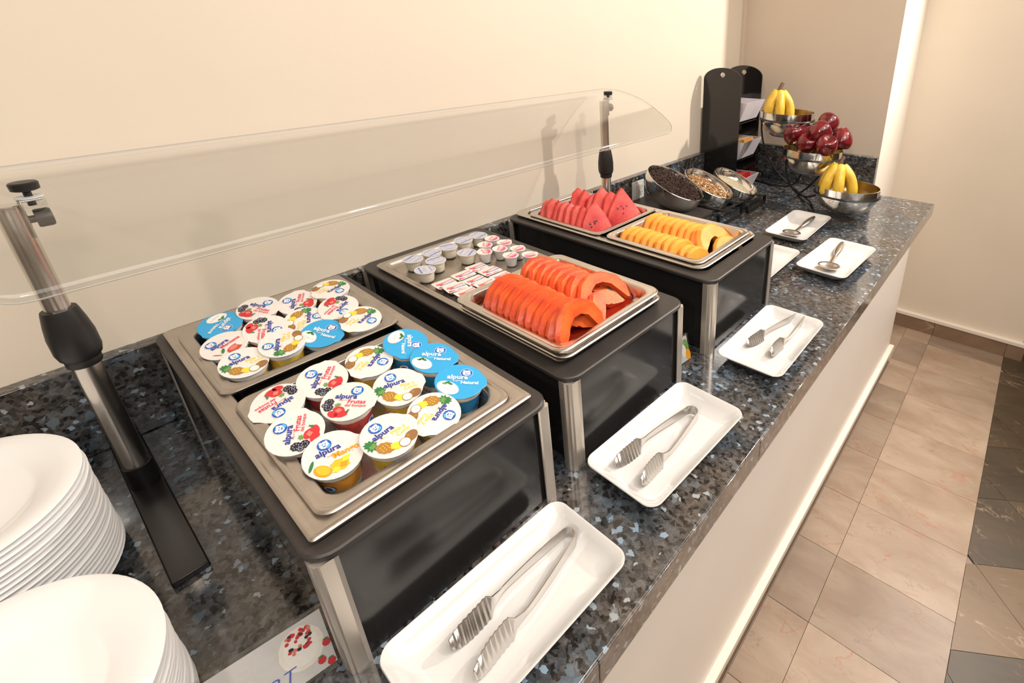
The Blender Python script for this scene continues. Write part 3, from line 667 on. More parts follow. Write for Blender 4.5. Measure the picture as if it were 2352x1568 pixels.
# ================================================================== fruit slices
def crescent(R, r, th, seed, facets=11, open_=.30, mA='papaya', mB='papaya_rim', sq=1.0):
    """arched slice standing in the XZ plane, feet at z=0, thickness along Y"""
    g = random.Random(seed); b = MB(); rings = []
    n = facets
    for k in range(n+1):
        a = -open_ + (PI+2*open_)*k/n
        e = math.sin(PI*k/n); rk = R*(1+g.uniform(-.035, .035)); w = (R-r)*(.35+.65*min(1, e*2.2))
        ca, sa = math.cos(a), math.sin(a)*sq
        ro, ri = rk, rk-w*(1+g.uniform(-.05, .05)); t = th*(.9+g.uniform(-.08, .08))/2
        c = .22*th
        rings.append([(ca*ri, -t*.8, sa*ri), (ca*(ro-c*1.3), -t, sa*(ro-c*1.3)), (ca*ro, -t*.35, sa*ro), (ca*ro, t*.35, sa*ro), (ca*(ro-c*1.3), t, sa*(ro-c*1.3)), (ca*ri, t*.8, sa*ri)])
    b.rings(rings, True, True)
    zmin = min(v[2] for v in b.v); b.v = [(x, y, z-zmin) for x, y, z in b.v]
    b.m = [1 if False else m for m in b.m]
    # rim faces get the peeled edge material
    for i, f in enumerate(b.f):
        if len(f) == 4:
            idx = sorted(v % 6 for v in f)
            if idx == [1, 1, 2, 2] or idx == [2, 2, 3, 3] or idx == [3, 3, 4, 4]: b.m[i] = 1
    return b.mesh('slice', [mA, mB], ang=28)
pm = [crescent(.058, .016, .0225, s, 7, .12) for s in range(4)]
popen = crescent(.060, .030, .021, 9, 7, .35)
mm = [crescent(.056, .018, .024, 20+s, 9, .22, 'melon', 'melon') for s in range(4)]
def put(me, name, label, cat, group, x, y, z, lean, yaw, sc_=1, roll=0):
    o = bpy.data.objects.new(name, me); C.objects.link(o)
    o.rotation_mode = 'XYZ'
    q = Matrix.Rotation(yaw, 4, 'Z') @ Matrix.Rotation(lean, 4, 'X') @ Matrix.Rotation(roll, 4, 'Y')
    o.matrix_world = Matrix.Translation((x, y, z+T)) @ q @ Matrix.Scale(sc_, 4)
    return tag(o, label, cat, group)
fz = .1925
for k in range(11):
    put(pm[k % 4] if k < 10 else popen, 'papaya_slice', 'papaya slice, %s from the wall in the near row' % ORD[k], 'papaya', 'papaya slices in the near row', .700-.0006*k, -.488-.0197*k, fz, -.36, -.10+tr.uniform(-.07, .07), 1.0 if k < 10 else .95)
for k in range(7):
    put(pm[(k+1) % 4], 'papaya_slice', 'papaya slice, %s from the wall in the far row' % ORD[k], 'papaya', 'papaya slices in the far row', .810, -.462-.0215*k, fz, -.62, -.12+tr.uniform(-.1, .1), .92)
put(popen, 'papaya_slice', 'papaya piece slumped flat at the aisle end of the far row', 'papaya', 'papaya slices in the far row', .815, -.638, fz+.001, -.95, -.35, .95)
put(pm[1], 'papaya_slice', 'papaya piece lying on top at the aisle corner', 'papaya', 'papaya slices in the far row', .797, -.665, fz+.001, -.90, .25, .88)
jb = MB(); jb.rings([rr(.108, .122, .02, .0), rr(.108, .122, .02, .0012)]); j = jb.build('juice', 'syrup', papa, loc=(0, 0, -.0318))
fz = .151
for k in range(10):
    put(mm[k % 4], 'cantaloupe_slice', 'cantaloupe slice, %s from the divider in the near row' % ORD[k], 'cantaloupe', 'cantaloupe slices in the near row', 1.140, -.455-.0215*k, fz, -.34, -.12+tr.uniform(-.07, .07), .98 if k < 8 else .84)
for k in range(8):
    put(mm[(k+2) % 4], 'cantaloupe_slice', 'cantaloupe slice, %s from the divider in the far row' % ORD[k], 'cantaloupe', 'cantaloupe slices in the far row', 1.256, -.445-.0225*k, fz, -.34, -.15+tr.uniform(-.1, .1), .98)
put(mm[1], 'cantaloupe_slice', 'curled cantaloupe slice with open centre at the aisle end', 'cantaloupe', 'cantaloupe slices in the far row', 1.252, -.635, fz+.010, -.70, -.20, 1.10)
put(mm[3], 'cantaloupe_slice', 'small cantaloupe piece lying across the aisle corner of the pan', 'cantaloupe', 'cantaloupe slices in the far row', 1.262, -.668, fz+.002, -.80, -.45, .80)

def wedge(seed, w=.098, h=.098, th=.022):
    g = random.Random(seed); b = MB()
    base = [(-w*.5, 0), (-w*.18, -.004), (w*.2, -.003), (w*.52, .002), (w*.42, h*.30), (w*.24, h*.66), (w*.05, h*.97), (-w*.03, h), (-w*.20, h*.84), (-w*.40, h*.48), (-w*.50, h*.2)]
    base = [(x+g.uniform(-.003, .003), z+g.uniform(-.003, .003)) for x, z in base]
    def inset(d): 
        cx = sum(p[0] for p in base)/len(base); cz = sum(p[1] for p in base)/len(base)
        return [(x+(cx-x)*d, z+(cz-z)*d) for x, z in base]
    R = []
    for y, d in ((-th/2, .10), (-th*.42, .03), (-th*.15, 0), (th*.15, 0), (th*.42, .03), (th/2, .10)):
        R.append([(x, y+g.uniform(-.0008, .0008), z) for x, z in inset(d)])
    b.rings(R); return b.mesh('wedge', 'water', ang=40)
wm = [wedge(s) for s in range(4)]
sb = MB(); sb.ellipsoid((0, 0, 0), (.0022, .001, .0036), 8, 5); seedm = sb.mesh('seed', 'seed')
def wput(me, label, x, y, z, lean, yaw, s, seeds, seed, group):
    o = put(me, 'watermelon_wedge', label, 'watermelon', group, x, y, z, lean, -.25-yaw*.6, s)
    g = random.Random(seed)
    for k in range(seeds):
        q = bpy.data.objects.new('seed', seedm); C.objects.link(q); q.parent = o
        q.location = (g.uniform(-.022, .020), -.0106, g.uniform(.018, .070)); q.rotation_euler = (0, g.uniform(-1, 1), 0)
    return o
fz = .153
wn = [(1.118, -.158, -.5, .3, .9), (1.122, -.182, -.45, .15, .96), (1.126, -.205, -.42, .05, .92), (1.127, -.226, -.40, .1, .95), (1.129, -.247, -.40, -.05, .93), (1.132, -.268, -.38, .1, .90), (1.134, -.289, -.38, .05, .88), (1.142, -.316, -.42, .55, 1.02)]
for k, (x, y, le, ya, s) in enumerate(wn):
    wput(wm[k % 4], 'watermelon wedge, %s from the wall in the near row' % ORD[k], x, y, fz, le, ya, s, 5 if k == 7 else (3 if k == 0 else 0), 40+k, 'watermelon wedges in the near row')
wf = [(1.236, -.165, -.5, .6, .98), (1.240, -.196, -.4, .2, .95), (1.242, -.226, -.35, .2, .90), (1.245, -.258, -.4, .45, 1.12), (1.250, -.292, -.45, .5, 1.05), (1.258, -.322, -.48, .65, 1.18)]
for k, (x, y, le, ya, s) in enumerate(wf):
    wput(wm[(k+1) % 4], 'watermelon wedge, %s from the wall in the far row' % ORD[k], x, y, fz, le, ya, s, 6 if k == 5 else (1 if k in (0, 1, 3) else 0), 60+k, 'watermelon wedges in the far row')

# ================================================================== plates
pb = MB()
prof = [(.070, 0), (.074, 0), (.076, .004), (.082, .0060), (.108, .0140), (.1285, .0182), (.1295, .0190), (.1275, .0200), (.108, .0165), (.088, .0115), (.082, .0080), (.078, .0068), (.04, .0062)]
pb.lathe(prof, 72)
platem = pb.mesh('plate', 'plate', ang=60)
def stack(cx, cy, n, top, word, g, dx=0, dy=0, zf=0):
    sp = (top-.020)/(n-1)
    for k in range(n):
        o = bpy.data.objects.new('dinner_plate', platem); C.objects.link(o)
        o.location = (cx+tr.uniform(-.0015, .0015)+dx*k/n, cy+tr.uniform(-.0015, .0015)+dy*k/n, T+.0005+sp*k); o.scale = (AX*g, AY*g, .95); o.rotation_euler = (0, 0, 0)
        j = n-1-k
        lab = ('white dinner plate on top of the stack ' + word) if j == 0 else 'white dinner plate, %s from the top of the stack %s' % (ORD[j] if j < len(ORD) else 'last', word)
        tag(o, lab, 'plate', 'dinner plates in the stack ' + word)
stack(-.0035, -.282, 21, .1625, 'beside the wall', 1.01)
stack(.009, -.602, 17, .1325, 'nearest the camera', 1.0)

# ================================================================== long dishes
def dish(label, x, y, rz, hx=.140, hy=.0765, group='rectangular white serving dishes'):
    t = thing('serving_dish', label, 'dish', (x, y, .0003), rz, group)
    b = MB()
    def ring(h, v, r, z, bow=0): 
        return [(px_, py_, z) for px_, py_, z in rr(h, v, r, z, n=7)]
    b.rings([ring(hx-.034, hy-.030, .022, 0), ring(hx-.030, hy-.026, .022, .0008), ring(hx-.016, hy-.014, .026, .009), ring(hx-.004, hy-.0035, .024, .0225), ring(hx, hy, .022, .0265), ring(hx-.001, hy-.001, .021, .0280),
             ring(hx-.0035, hy-.0035, .019, .0275), ring(hx-.012, hy-.011, .022, .0165), ring(hx-.024, hy-.021, .024, .0068), ring(hx-.034, hy-.030, .022, .0045), ring(hx-.06, hy-.045, .015, .0040)])
    b.build('dish_body', 'porcelain', t, ang=60)
    return t
dish('long white dish with tongs in front of the yogurt riser, nearest the camera', .393, -.8375, -.04)
dish('long white dish with tongs in front of the papaya riser', .747, -.832, -.045)
dish('long white dish with tongs in front of the watermelon riser', 1.153, -.848, .0)
dish('white dish with a serving spoon nearest the counter front edge, far end', 1.708, -.818, -.055, .147, .078)
dish('white dish with a serving spoon below the fruit stand', 1.921, -.610, .01, .150, .076)
dish('white dish half hidden behind the watermelon riser', 1.545, -.647, .0, .137, .066)

def tongs(label, head, tipA, tipB, z, bend=.010):
    """spring tongs lying on edge: a bow at head, ribbed paddles at the two tips"""
    H, A, B = Vector(head), Vector(tipA), Vector(tipB)
    t = thing('tongs', label, 'tongs', (H.x, H.y, z), 0, 'stainless steel serving tongs')
    mid = (A+B)/2; ax = (mid-H).normalized(); side = Vector((-ax.y, ax.x)); 
    if (A-mid).dot(side) < 0: side = -side
    r = bend
    for sgn, Tp in ((1, A), (-1, B)):
        pts = []
        for k in range(7):                 # half of the bow
            a = PI/2*k/6; pts.append(-ax*0+ax*(r-r*math.cos(a))*0 + (ax*(r*(1-math.sin(PI/2-a) if False else 1-math.cos(a))) + side*sgn*r*math.sin(a)))
        L = (Tp-H); n = 26
        st = pts[-1]
        for k in range(1, n+1):
            u = k/n; p = st*(1-u) + L*u
            p = p + side*sgn*(.0045*math.sin(PI*u*1.0) - (.004*math.sin(PI*max(0, (u-.55)/.45)) if u > .55 else 0))
            pts.append(p)
        hh = []; off = []
        m_ = len(pts)
        for k in range(m_):
            u = k/(m_-1)
            if u < .15: h = .0095
            elif u < .66: h = .0095 - .0050*(u-.15)/.51
            elif u < .74: h = .0045+.0075*(u-.66)/.08
            else: h = .0125*math.sqrt(max(.05, 1-((u-.74)/.27)**4))
            hh.append(h); off.append(0)
        # refine tip for ribs
        P2, H2, O2 = [], [], []
        for k in range(m_-1):
            sub = 4 if k/(m_-1) > .72 else 1
            for s_ in range(sub):
                w_ = s_/sub; P2.append(pts[k].lerp(pts[k+1], w_)); H2.append(hh[k]*(1-w_)+hh[k+1]*w_)
        P2.append(pts[-1]); H2.append(hh[-1])
        b = MB(); R = []
        N_ = len(P2); u_ = []
        for k in range(m_-1): u_ += [k/(m_-1)]*(4 if k/(m_-1) > .72 else 1)
        u_.append(1)
        for k, (p, h) in enumerate(zip(P2, H2)):
            tn = (P2[min(k+1, N_-1)]-P2[max(k-1, 0)]).normalized(); nn = Vector((-tn.y, tn.x))
            rib = .0007*math.sin((k)*PI/2.0*1.0) if u_[k] > .72 else 0
            lean = .35 if u_[k] > .72 else 0
            zc = .0128
            c = p + nn*rib; th = .0008
            up = Vector((.15*(lean > 0), lean*1.6, 1)).normalized()
            R.append([(c.x+nn.x*th - up.x*h, c.y+nn.y*th - up.y*h, zc-h), (c.x+nn.x*th + up.x*h, c.y+nn.y*th+up.y*h, zc+h), (c.x-nn.x*th + up.x*h, c.y-nn.y*th+up.y*h, zc+h), (c.x-nn.x*th - up.x*h, c.y-nn.y*th-up.y*h, zc-h)])
        b.rings(R); b.build('arm', 'tong_steel', t, ang=60)
tongs('steel tongs in the dish nearest the camera', (.512, -.824), (.318, -.812), (.318, -.862), .0045, .0115)
tongs('steel tongs in the dish before the papaya', (.838, -.829), (.648, -.790), (.644, -.850), .0045, .0125)
tongs('steel tongs in the dish before the watermelon riser', (1.296, -.862), (1.105, -.806), (1.100, -.868), .0045, .012)

def spoon(label, hx_, hy_, tx, ty, z):
    d = Vector((tx-hx_, ty-hy_)); L = d.length; rz = math.atan2(d.y, d.x)
    t = thing('serving_spoon', label, 'spoon', (hx_, hy_, z), rz, 'steel serving spoons')
    b = MB(); R = []
    for k in range(14):
        u = k/13; x = u*L*.52; w_ = .0115*(math.sqrt(max(0.02, math.sin(PI*min(1, u*1.0+.06))))*.9+.15); h_ = w_*.62
        R.append([(x, w_*math.cos(2*PI*i/12), .016-.006*u+h_*math.sin(2*PI*i/12)) for i in range(12)])
    b.rings(R); b.build('handle', 'tong_steel', t)
    b = MB(); R = []
    for k in range(8):
        u = k/7; x = L*(.50+.30*u); w_ = .0060; h_ = .002
        R.append([(x, w_*math.cos(2*PI*i/8), .010-.003*u+h_*math.sin(2*PI*i/8)) for i in range(8)])
    b.rings(R); b.build('neck', 'tong_steel', t)
    b = MB(); R = []; n = 16
    for k in range(6):
        q = 1-k/5.3; R.append([(L*.88+L*.12*q*math.cos(2*PI*i/n), .034*q*math.sin(2*PI*i/n), .002+.011*q*q) for i in range(n)])
    b.rings(R, False, True); o = b.build('spoon_bowl', 'tong_steel', t); s = o.modifiers.new('t', 'SOLIDIFY'); s.thickness = .0012
    return t
spoon('steel serving spoon in the dish by the counter front edge', 1.850, -.792, 1.615, -.818, .0055)
spoon('steel serving spoon in the dish below the fruit stand', 2.045, -.622, 1.815, -.612, .0055)
spoon('steel serving spoon in the dish half hidden by the riser', 1.650, -.612, 1.440, -.640, .0055)

# ================================================================== sneeze guard
g = thing('sneeze_guard', 'long clear curved acrylic sneeze guard on two steel posts', 'sneeze guard', (0, 0, 0))
prof = [(-.045, .513), (-.10, .512), (-.15, .504), (-.20, .490), (-.245, .470), (-.285, .446), (-.315, .424), (-.338, .402)]
Ls = [0]
for a, b_ in zip(prof, prof[1:]): Ls.append(Ls[-1]+math.hypot(b_[0]-a[0], b_[1]-a[1]))
def pr_at(s_):
    for k in range(len(Ls)-1):
        if s_ <= Ls[k+1]+1e-9:
            u = (s_-Ls[k])/(Ls[k+1]-Ls[k]); return (prof[k][0]*(1-u)+prof[k+1][0]*u, prof[k][1]*(1-u)+prof[k+1][1]*u)
    return prof[-1]
x0, x1, rad = .100, 1.495, .045
cols = [0, .15, .4, .8, 1.4, 2.2, 3.2, 4.4]; cols = [x0+rad*c/4.4 for c in cols]
cols += [x0+rad+(x1-x0-2*rad)*k/20 for k in range(1, 20)] + [x0+x1-c for c in cols[::-1]]
NS = 22; V_, F_ = [], []
for x in cols:
    e = min(x-x0, x1-x); cut = rad-math.sqrt(max(0, rad*rad-(rad-e)**2)) if e < rad else 0
    for k in range(NS+1):
        y_, z_ = pr_at((Ls[-1]-cut)*k/NS); V_.append((x, y_, z_))
for i in range(len(cols)-1):
    for k in range(NS): F_.append((i*(NS+1)+k, (i+1)*(NS+1)+k, (i+1)*(NS+1)+k+1, i*(NS+1)+k+1))
sm = MB(); sm.add(V_, F_); so = sm.build('acrylic_panel', ['acrylic', 'acrylic_edge'], g, ang=60)
md = so.modifiers.new('thick', 'SOLIDIFY'); md.thickness = .0045; md.offset = 0; md.material_offset_rim = 1
def post(x, y, top):
    b = MB(); b.lathe([(.0135, .275), (.0135, top), (.0125, top+.001)], 28, cx=x, cy=y); p = b.build('post', 'steel', g)
    b = MB(); b.lathe([(.016, .05), (.016, .262)], 28, cx=x, cy=y); b.build('lower_tube', 'steel', p)
    b = MB(); b.lathe([(.018, .2450), (.0195, .2480), (.0195, .2560), (.0225, .2600), (.0250, .2700), (.0250, .2950), (.0225, .3150), (.0195, .3320), (.0185, .3360), (.0140, .3365)], 28, cx=x, cy=y); b.build('collar', 'black', p)
    b = MB(); b.lathe([(.0185, .010), (.0185, .052), (.0165, .053)], 28, cx=x, cy=y); b.build('socket', 'black', p)
    b = MB(); b.box(x-.021, x+.021, y-.250, y+.155, .0002, .010); b.build('foot_plate', 'black_metal', p, bevel=.002)
    b = MB(); b.box(x+.010, x+.013, y-.012, y+.012, top-.045, top+.006); b.box(x+.010, x+.032, y-.012, y+.012, top+.003, top+.006); b.build('bracket', 'steel', p, bevel=.001)
    b = MB(); b.X = Matrix.Translation((x+.013, y, top-.022)) @ Matrix.Rotation(PI/2, 4, 'Y')
    b.lathe([(.005, 0), (.005, .006), (.0115, .006), (.0125, .008), (.0125, .019), (.0110, .0215), (.008, .022)], 18); b.build('side_knob', 'black', p)
    b = MB(); zt = top+.012
    b.lathe([(.004, top-.004), (.004, zt+.004), (.010, zt+.004), (.0135, zt+.0055), (.0140, zt+.014), (.0125, zt+.0155)], 24, cx=x+.022, cy=y); b.build('top_knob', 'black', p)
    b = MB(); b.lathe([(.0135, top+.0065), (.0135, top+.0085)], 20, cx=x+.022, cy=y); b.build('washer', 'acrylic_edge', p)
post(.157, -.195, .487)
post(1.392, -.130, .490)

# ================================================================== bowls with toppings
box4 = MB(); box4.rings([rr(.150, .150, .01, 0), rr(.150, .150, .01, .070), rr(.158, .158, .014, .070), rr(.158, .158, .014, .078)])
o4 = box4.build('display_box', 'board', bevel=0); o4.location = (1.575, -.195, T+.0002); tag(o4, 'low black box under the raisin bowl by the outlet', 'display box')
rk = thing('bowl_rack', 'black metal rack carrying the granola and coconut bowls', 'rack', (0, 0, 0))
def strap(pts, w_, t_, name='strap'):
    b = MB(); R = []; pts = [Vector(p) for p in pts]
    for k, p in enumerate(pts):
        tn = (pts[min(k+1, len(pts)-1)]-pts[max(k-1, 0)]).normalized(); s_ = Vector((0, 1, 0)); nn = tn.cross(s_).normalized()
        R.append([tuple(p+s_*a*w_/2+nn*c*t_/2) for a, c in ((-1, -1), (1, -1), (1, 1), (-1, 1))])
    b.rings(R); return b.build(name, 'black_metal', rk, smooth=False)
for (xa, xb, yy, zt) in ((1.765, 1.955, -.355, .058), (1.985, 2.150, -.365, .040), (1.765, 1.955, -.130, .058), (1.985, 2.150, -.140, .040)):
    r_ = .012; P_ = [(xa+.02, yy, .003), (xb-.012, yy, .003), (xb-.003, yy, .006), (xb, yy, .014), (xb, yy, zt-.01), (xb-.004, yy, zt-.003), (xb-.012, yy, zt), (xa+.012, yy, zt), (xa+.004, yy, zt-.003), (xa, yy, zt-.01), (xa, yy, .014), (xa+.003, yy, .006), (xa+.02, yy, .003)]
    strap(P_, .014, .003, 'support_loop')
for x, zt in ((1.80, .0605), (1.92, .0605), (2.02, .0425), (2.12, .0425)):
    b = MB(); b.box(x-.007, x+.007, -.36, -.13, zt-.0015, zt+.0015); b.build('cross_bar', 'black_metal', rk, smooth=False)
def steelbowl(name, label, x, y, z, R, tilt, fill, cat='bowl', group='tilted steel topping bowls'):
    t = thing(name, label, cat, (x, y, z), 0, group); t.scale = (AX, AY*.97, 1); t.rotation_euler = (tilt, .10, 0)
    b = MB()
    pr = [(R*.45, -.088), (R*.70, -.078), (R*.90, -.055), (R*.99, -.022), (R*.995, -.002), (R*1.0, .0015), (R*.985, .003), (R*.955, .002), (R*.945, -.002), (R*.94, -.016), (R*.80, -.036), (R*.5, -.050), (R*.2, -.053)]
    b.lathe(pr, 48, mis=[0]*len(pr)); b.build('bowl_body', 'bowl_steel', t, ang=50)
    return t
bd = [((1.690, -.208, .170), 'raisins'), ((1.890, -.236, .127), 'granola'), ((2.075, -.262, .100), 'coconut')]
tl = .42
def mound(me_list, mats, R, zc, n, seed, label, cat, pos, dome=.006, low=0):
    g_ = random.Random(seed); b = MB()
    b.lathe([(R*1.0, zc-.010), (R*.98, zc), (R*.7, zc+dome*.5), (R*.3, zc+dome)], 28, mi=0)
    for k in range(n):
        a = g_.uniform(0, 2*PI); q = math.sqrt(g_.random())*R*.95; me_list(b, g_, q*math.cos(a), q*math.sin(a), zc+dome*(1-(q/R)**2)+.001)
    o = b.build('topping', mats, None); o.location = (pos[0], pos[1], pos[2]+T); o.rotation_euler = (tl, .10, 0); o.scale = (AX, AY*.97, 1)
    tag(o, label, cat, None, 'stuff'); return o
def raisin(b, g_, x, y, z): b.ellipsoid((x, y, z+g_.uniform(-.001, .002)), (g_.uniform(.0045, .0075), g_.uniform(.003, .0045), .0032), 6, 4, 0, g_.uniform(0, 3))
def oat(b, g_, x, y, z):
    u = g_.random(); s = g_.uniform(.0016, .0042)
    b.ellipsoid((x, y, z+g_.uniform(-.001, .002)), (s*(2 if u > .93 else 1.2), s, s*.8), 5, 3, 1 if u > .94 else (2 if u > .86 else 0), g_.uniform(0, 3))
def shred(b, g_, x, y, z):
    a = g_.uniform(0, 3.1); l = g_.uniform(.003, .006); dx, dy = math.cos(a)*l, math.sin(a)*l
    b.tube([(x-dx, y-dy, z+g_.uniform(-.001, .001)), (x, y, z+.0012), (x+dx, y+dy, z+g_.uniform(-.0005, .002))], .0005, 4)
steelbowl('topping_bowl', 'tilted steel bowl of raisins on the low black box', *bd[0][0], .112, tl, None)
steelbowl('topping_bowl', 'tilted steel bowl of granola between the raisin and coconut bowls', *bd[1][0], .104, tl, None)
steelbowl('topping_bowl', 'tilted steel bowl of shredded coconut, farthest of the three', *bd[2][0], .098, tl, None)
mound(raisin, ['raisin'], .104, -.012, 620, 1, 'dark raisins filling the nearest tilted bowl', 'raisins', bd[0][0], .008)
mound(oat, ['granola', 'raisin', 'coconut'], .090, -.022, 1300, 2, 'brown granola with raisins in the middle tilted bowl', 'granola', bd[1][0], .006)
mound(shred, ['coconut'], .082, -.028, 700, 3, 'white shredded coconut in the far tilted bowl', 'coconut', bd[2][0], .008)

# outlet
ot = thing('wall_outlet', 'white electrical outlet on the granite backsplash', 'outlet', (1.690, -.0305, .112))
b = MB(); b.box(-.036, .036, -.004, .001, -.037, .037); b.build('face_plate', 'outlet', ot, bevel=.001)
for dx in (-.014, .014):
    b = MB(); b.box(dx-.010, dx+.010, -.0055, -.004, -.024, .024); q = b.build('socket', 'outlet', ot, bevel=.0006)
for dx in (.014,):
    b = MB(); b.box(dx-.006, dx-.0045, -.0060, -.0054, .008, .016); b.box(dx+.0045, dx+.006, -.0060, -.0054, .008, .016); b.ellipsoid((dx, -.0057, .002), (.002, .0004, .002), 8, 4)
    b.box(dx-.006, dx-.0045, -.0060, -.0054, -.014, -.006); b.box(dx+.0045, dx+.006, -.0060, -.0054, -.014, -.006); b.ellipsoid((dx, -.0057, -.019), (.002, .0004, .002), 8, 4); b.build('slots', 'slot', ot)

# ================================================================== condiment caddy
cd = thing('condiment_caddy', 'tall black two panel caddy holding three packet bins', 'caddy', (2.30, -.104, 0))
def cad_panel(x):
    w_ = .092; pts = [(-w_, 0), (w_, 0), (w_, .498)]
    for k in range(1, 16):
        a = PI*k/16; pts.append((w_*math.cos(a), .498+.048*math.sin(a)))
    pts.append((-w_, .498)); n = len(pts)
    hole = [(.0125*math.cos(2*PI*k/n+PI*1.25), .516+.0105*math.sin(2*PI*k/n+PI*1.25)) for k in range(n)]
    # match hole vertices to outline by angle
    c = (0, .516)
    b = MB(); 
    out = [(y, z) for y, z in pts]
    hl = []
    for y, z in out:
        a = math.atan2(z-c[1], y-c[0]); hl.append((.0125*math.cos(a), c[1]+.0110*math.sin(a)))
    R = [[(x-.003, y, z) for y, z in hl], [(x-.003, y, z) for y, z in out], [(x+.003, y, z) for y, z in out], [(x+.003, y, z) for y, z in hl]]
    b.rings(R, False, False, loop=True); return b.build('side_panel', 'black_gloss', cd, smooth=False)
cad_panel(-.10); cad_panel(.10)
def cbin(z, s=1.0):
    b = MB()
    def q(y0_, y1_, z_, xx=.090): return [(xx, y1_, z_), (-xx, y1_, z_), (-xx, y0_, z_), (xx, y0_, z_)]
    # V-shaped bin flaring toward the aisle
    R = [q(-.085, .03, z-.070, .084), q(-.119, .05, z+.012, .090), q(-.114, .045, z+.012, .086), q(-.083, .028, z-.066, .081)]
    b.rings(R, True, True); return b.build('bin', 'bin', cd, smooth=False)
cbin(.392); cbin(.222); cbin(.052)
for z in (.315, .145):
    b = MB(); b.box(-.097, .097, -.085, .06, z-.004, z); b.build('shelf', 'black_gloss', cd, smooth=False)
# packets in the bins
def packet(name, label, cat, x, y, z, mats, w_=.03, h=.05, lean=.5, group=None):
    b = MB(); b.box(-.004, .004, -w_/2, w_/2, -h/2, h/2, 0)
    for sx in (-1, 1): b.add([(sx*.0043, -w_/2+.004, h*.1), (sx*.0043, w_/2-.004, h*.1), (sx*.0043, w_/2-.004, h*.38), (sx*.0043, -w_/2+.004, h*.38)], [(0, 1, 2, 3)], 1)
    b.add([(-.0035, -w_/2+.002, h/2+.0003), (.0035, -w_/2+.002, h/2+.0003), (.0035, 0, h/2+.0003), (-.0035, 0, h/2+.0003)], [(0, 1, 2, 3)], 1)
    o = b.build(name, mats, None, smooth=False); o.location = (x, y, z+T); o.rotation_euler = (lean, 0, 0); return tag(o, label, cat, group)
M['sachet_orange'] = mat('sachet_orange', (.85, .42, .08), .4, var=.1, vscale=80)
M['sachet_red'] = mat('sachet_red', (.62, .02, .03), .35, var=.1, vscale=80)
for k in range(12):
    packet('sweetener_sachet', 'orange sachet, %s from the near panel in the middle bin' % ORD[k], 'sachet', 2.230+.0125*k, -.158, .207, ['sachet_orange', 'ink_white'], .060, .048, -.10, 'orange sachets in the middle bin')
for k in range(8):
    packet('tea_sachet', 'red packet, %s from the near panel in the lowest bin' % ORD[k], 'packet', 2.234+.0185*k, -.160, .042, ['sachet_red', 'berry_light'], .060, .046, -.10, 'red packets in the lowest bin')
for k in range(5):
    b = MB(); b.ellipsoid((0, 0, 0), (.016, .018, .011), 10, 6); o = b.build('coffee_creamer', 'ink_white', None)
    o.location = (2.235+.031*k, -.165+.01*(k % 2), .352+T+.01*((k+1) % 2)); tag(o, 'small white rounded item, %s from the near panel in the top bin' % ORD[k], 'creamer', 'white items in the top bin')

# ================================================================== fruit stand
fs = thing('fruit_stand', 'three tier black wire stand for the steel fruit bowls', 'stand', (0, 0, 0))
BW = [(2.250, -.389, .378), (2.200, -.531, .250), (2.150, -.700, .134)]
RB = [.101, .107, .109]
def bez(P, n=18):
    out = []
    for k in range(n+1):
        u = k/n; a = [Vector(p) for p in P]
        while len(a) > 1: a = [a[i].lerp(a[i+1], u) for i in range(len(a)-1)]
        out.append(tuple(a[0]))
    return out
for (x, y, z), r_ in zip(BW, RB):
    b = MB(); pts = [(x+(r_+.003)*AX*math.cos(2*PI*k/40), y+(r_+.003)*AY*math.sin(2*PI*k/40), z-.030) for k in range(40)]
    R = []
    for k, p in enumerate(pts):
        a = 2*PI*k/40; R.append([(p[0]+.0028*math.cos(c)*math.cos(a), p[1]+.0028*math.cos(c)*math.sin(a), p[2]+.0028*math.sin(c)) for c in (0, PI/3, 2*PI/3, PI, 4*PI/3, 5*PI/3)])
    b.rings(R, False, False, loop=True); b.build('ring', 'black_metal', fs)
hub = (2.36, -.435, .006)
legs = [[(2.235, -.285, .333), (2.25, -.28, .16), (2.40, -.33, .03), hub, (2.30, -.56, .004), (2.12, -.585, .004)],
        [(2.27, -.49, .333), (2.30, -.47, .16), (2.42, -.42, .02), hub, (2.42, -.30, .004), (2.46, -.16, .004)],
        [(2.125, -.455, .208), (2.20, -.42, .12), (2.32, -.42, .02), hub],
        [(2.27, -.60, .208), (2.34, -.53, .11), (2.38, -.47, .02), hub],
        [(2.20, -.60, .092), (2.24, -.55, .03), (2.30, -.48, .008), hub]]
for L_ in legs:
    b = MB(); b.tube(bez(L_, 26), .0042, 8); b.build('wire_leg', 'black_metal', fs)
bowlm = MB(); 
bp = [(.030, -.092), (.052, -.088), (.075, -.072), (.090, -.048), (.0965, -.034), (.0980, -.026), (.0985, 0), (.0990, .0012), (.0965, .0012), (.0955, -.003), (.0945, -.025), (.088, -.044), (.070, -.068), (.045, -.080)]
bowlm.lathe(bp, 56, mis=[1, 1, 1, 0, 0, 0, 0, 0, 2, 2, 2, 2, 2]); bowlme = bowlm.mesh('bowl', ['bowl_steel', 'steel', 'gold_in'], ang=50)
for (x, y, z), r_, l in zip(BW, RB, ('steel bowl of bananas on the top tier of the wire stand', 'steel bowl heaped with red apples on the middle tier', 'steel bowl with bananas on the lowest tier')):
    o = link('fruit_bowl', bowlme); o.location = (x, y, z+T); o.scale = (AX*r_/.098, AY*r_/.098, 1.12); tag(o, l, 'bowl', 'steel bowls on the wire stand')
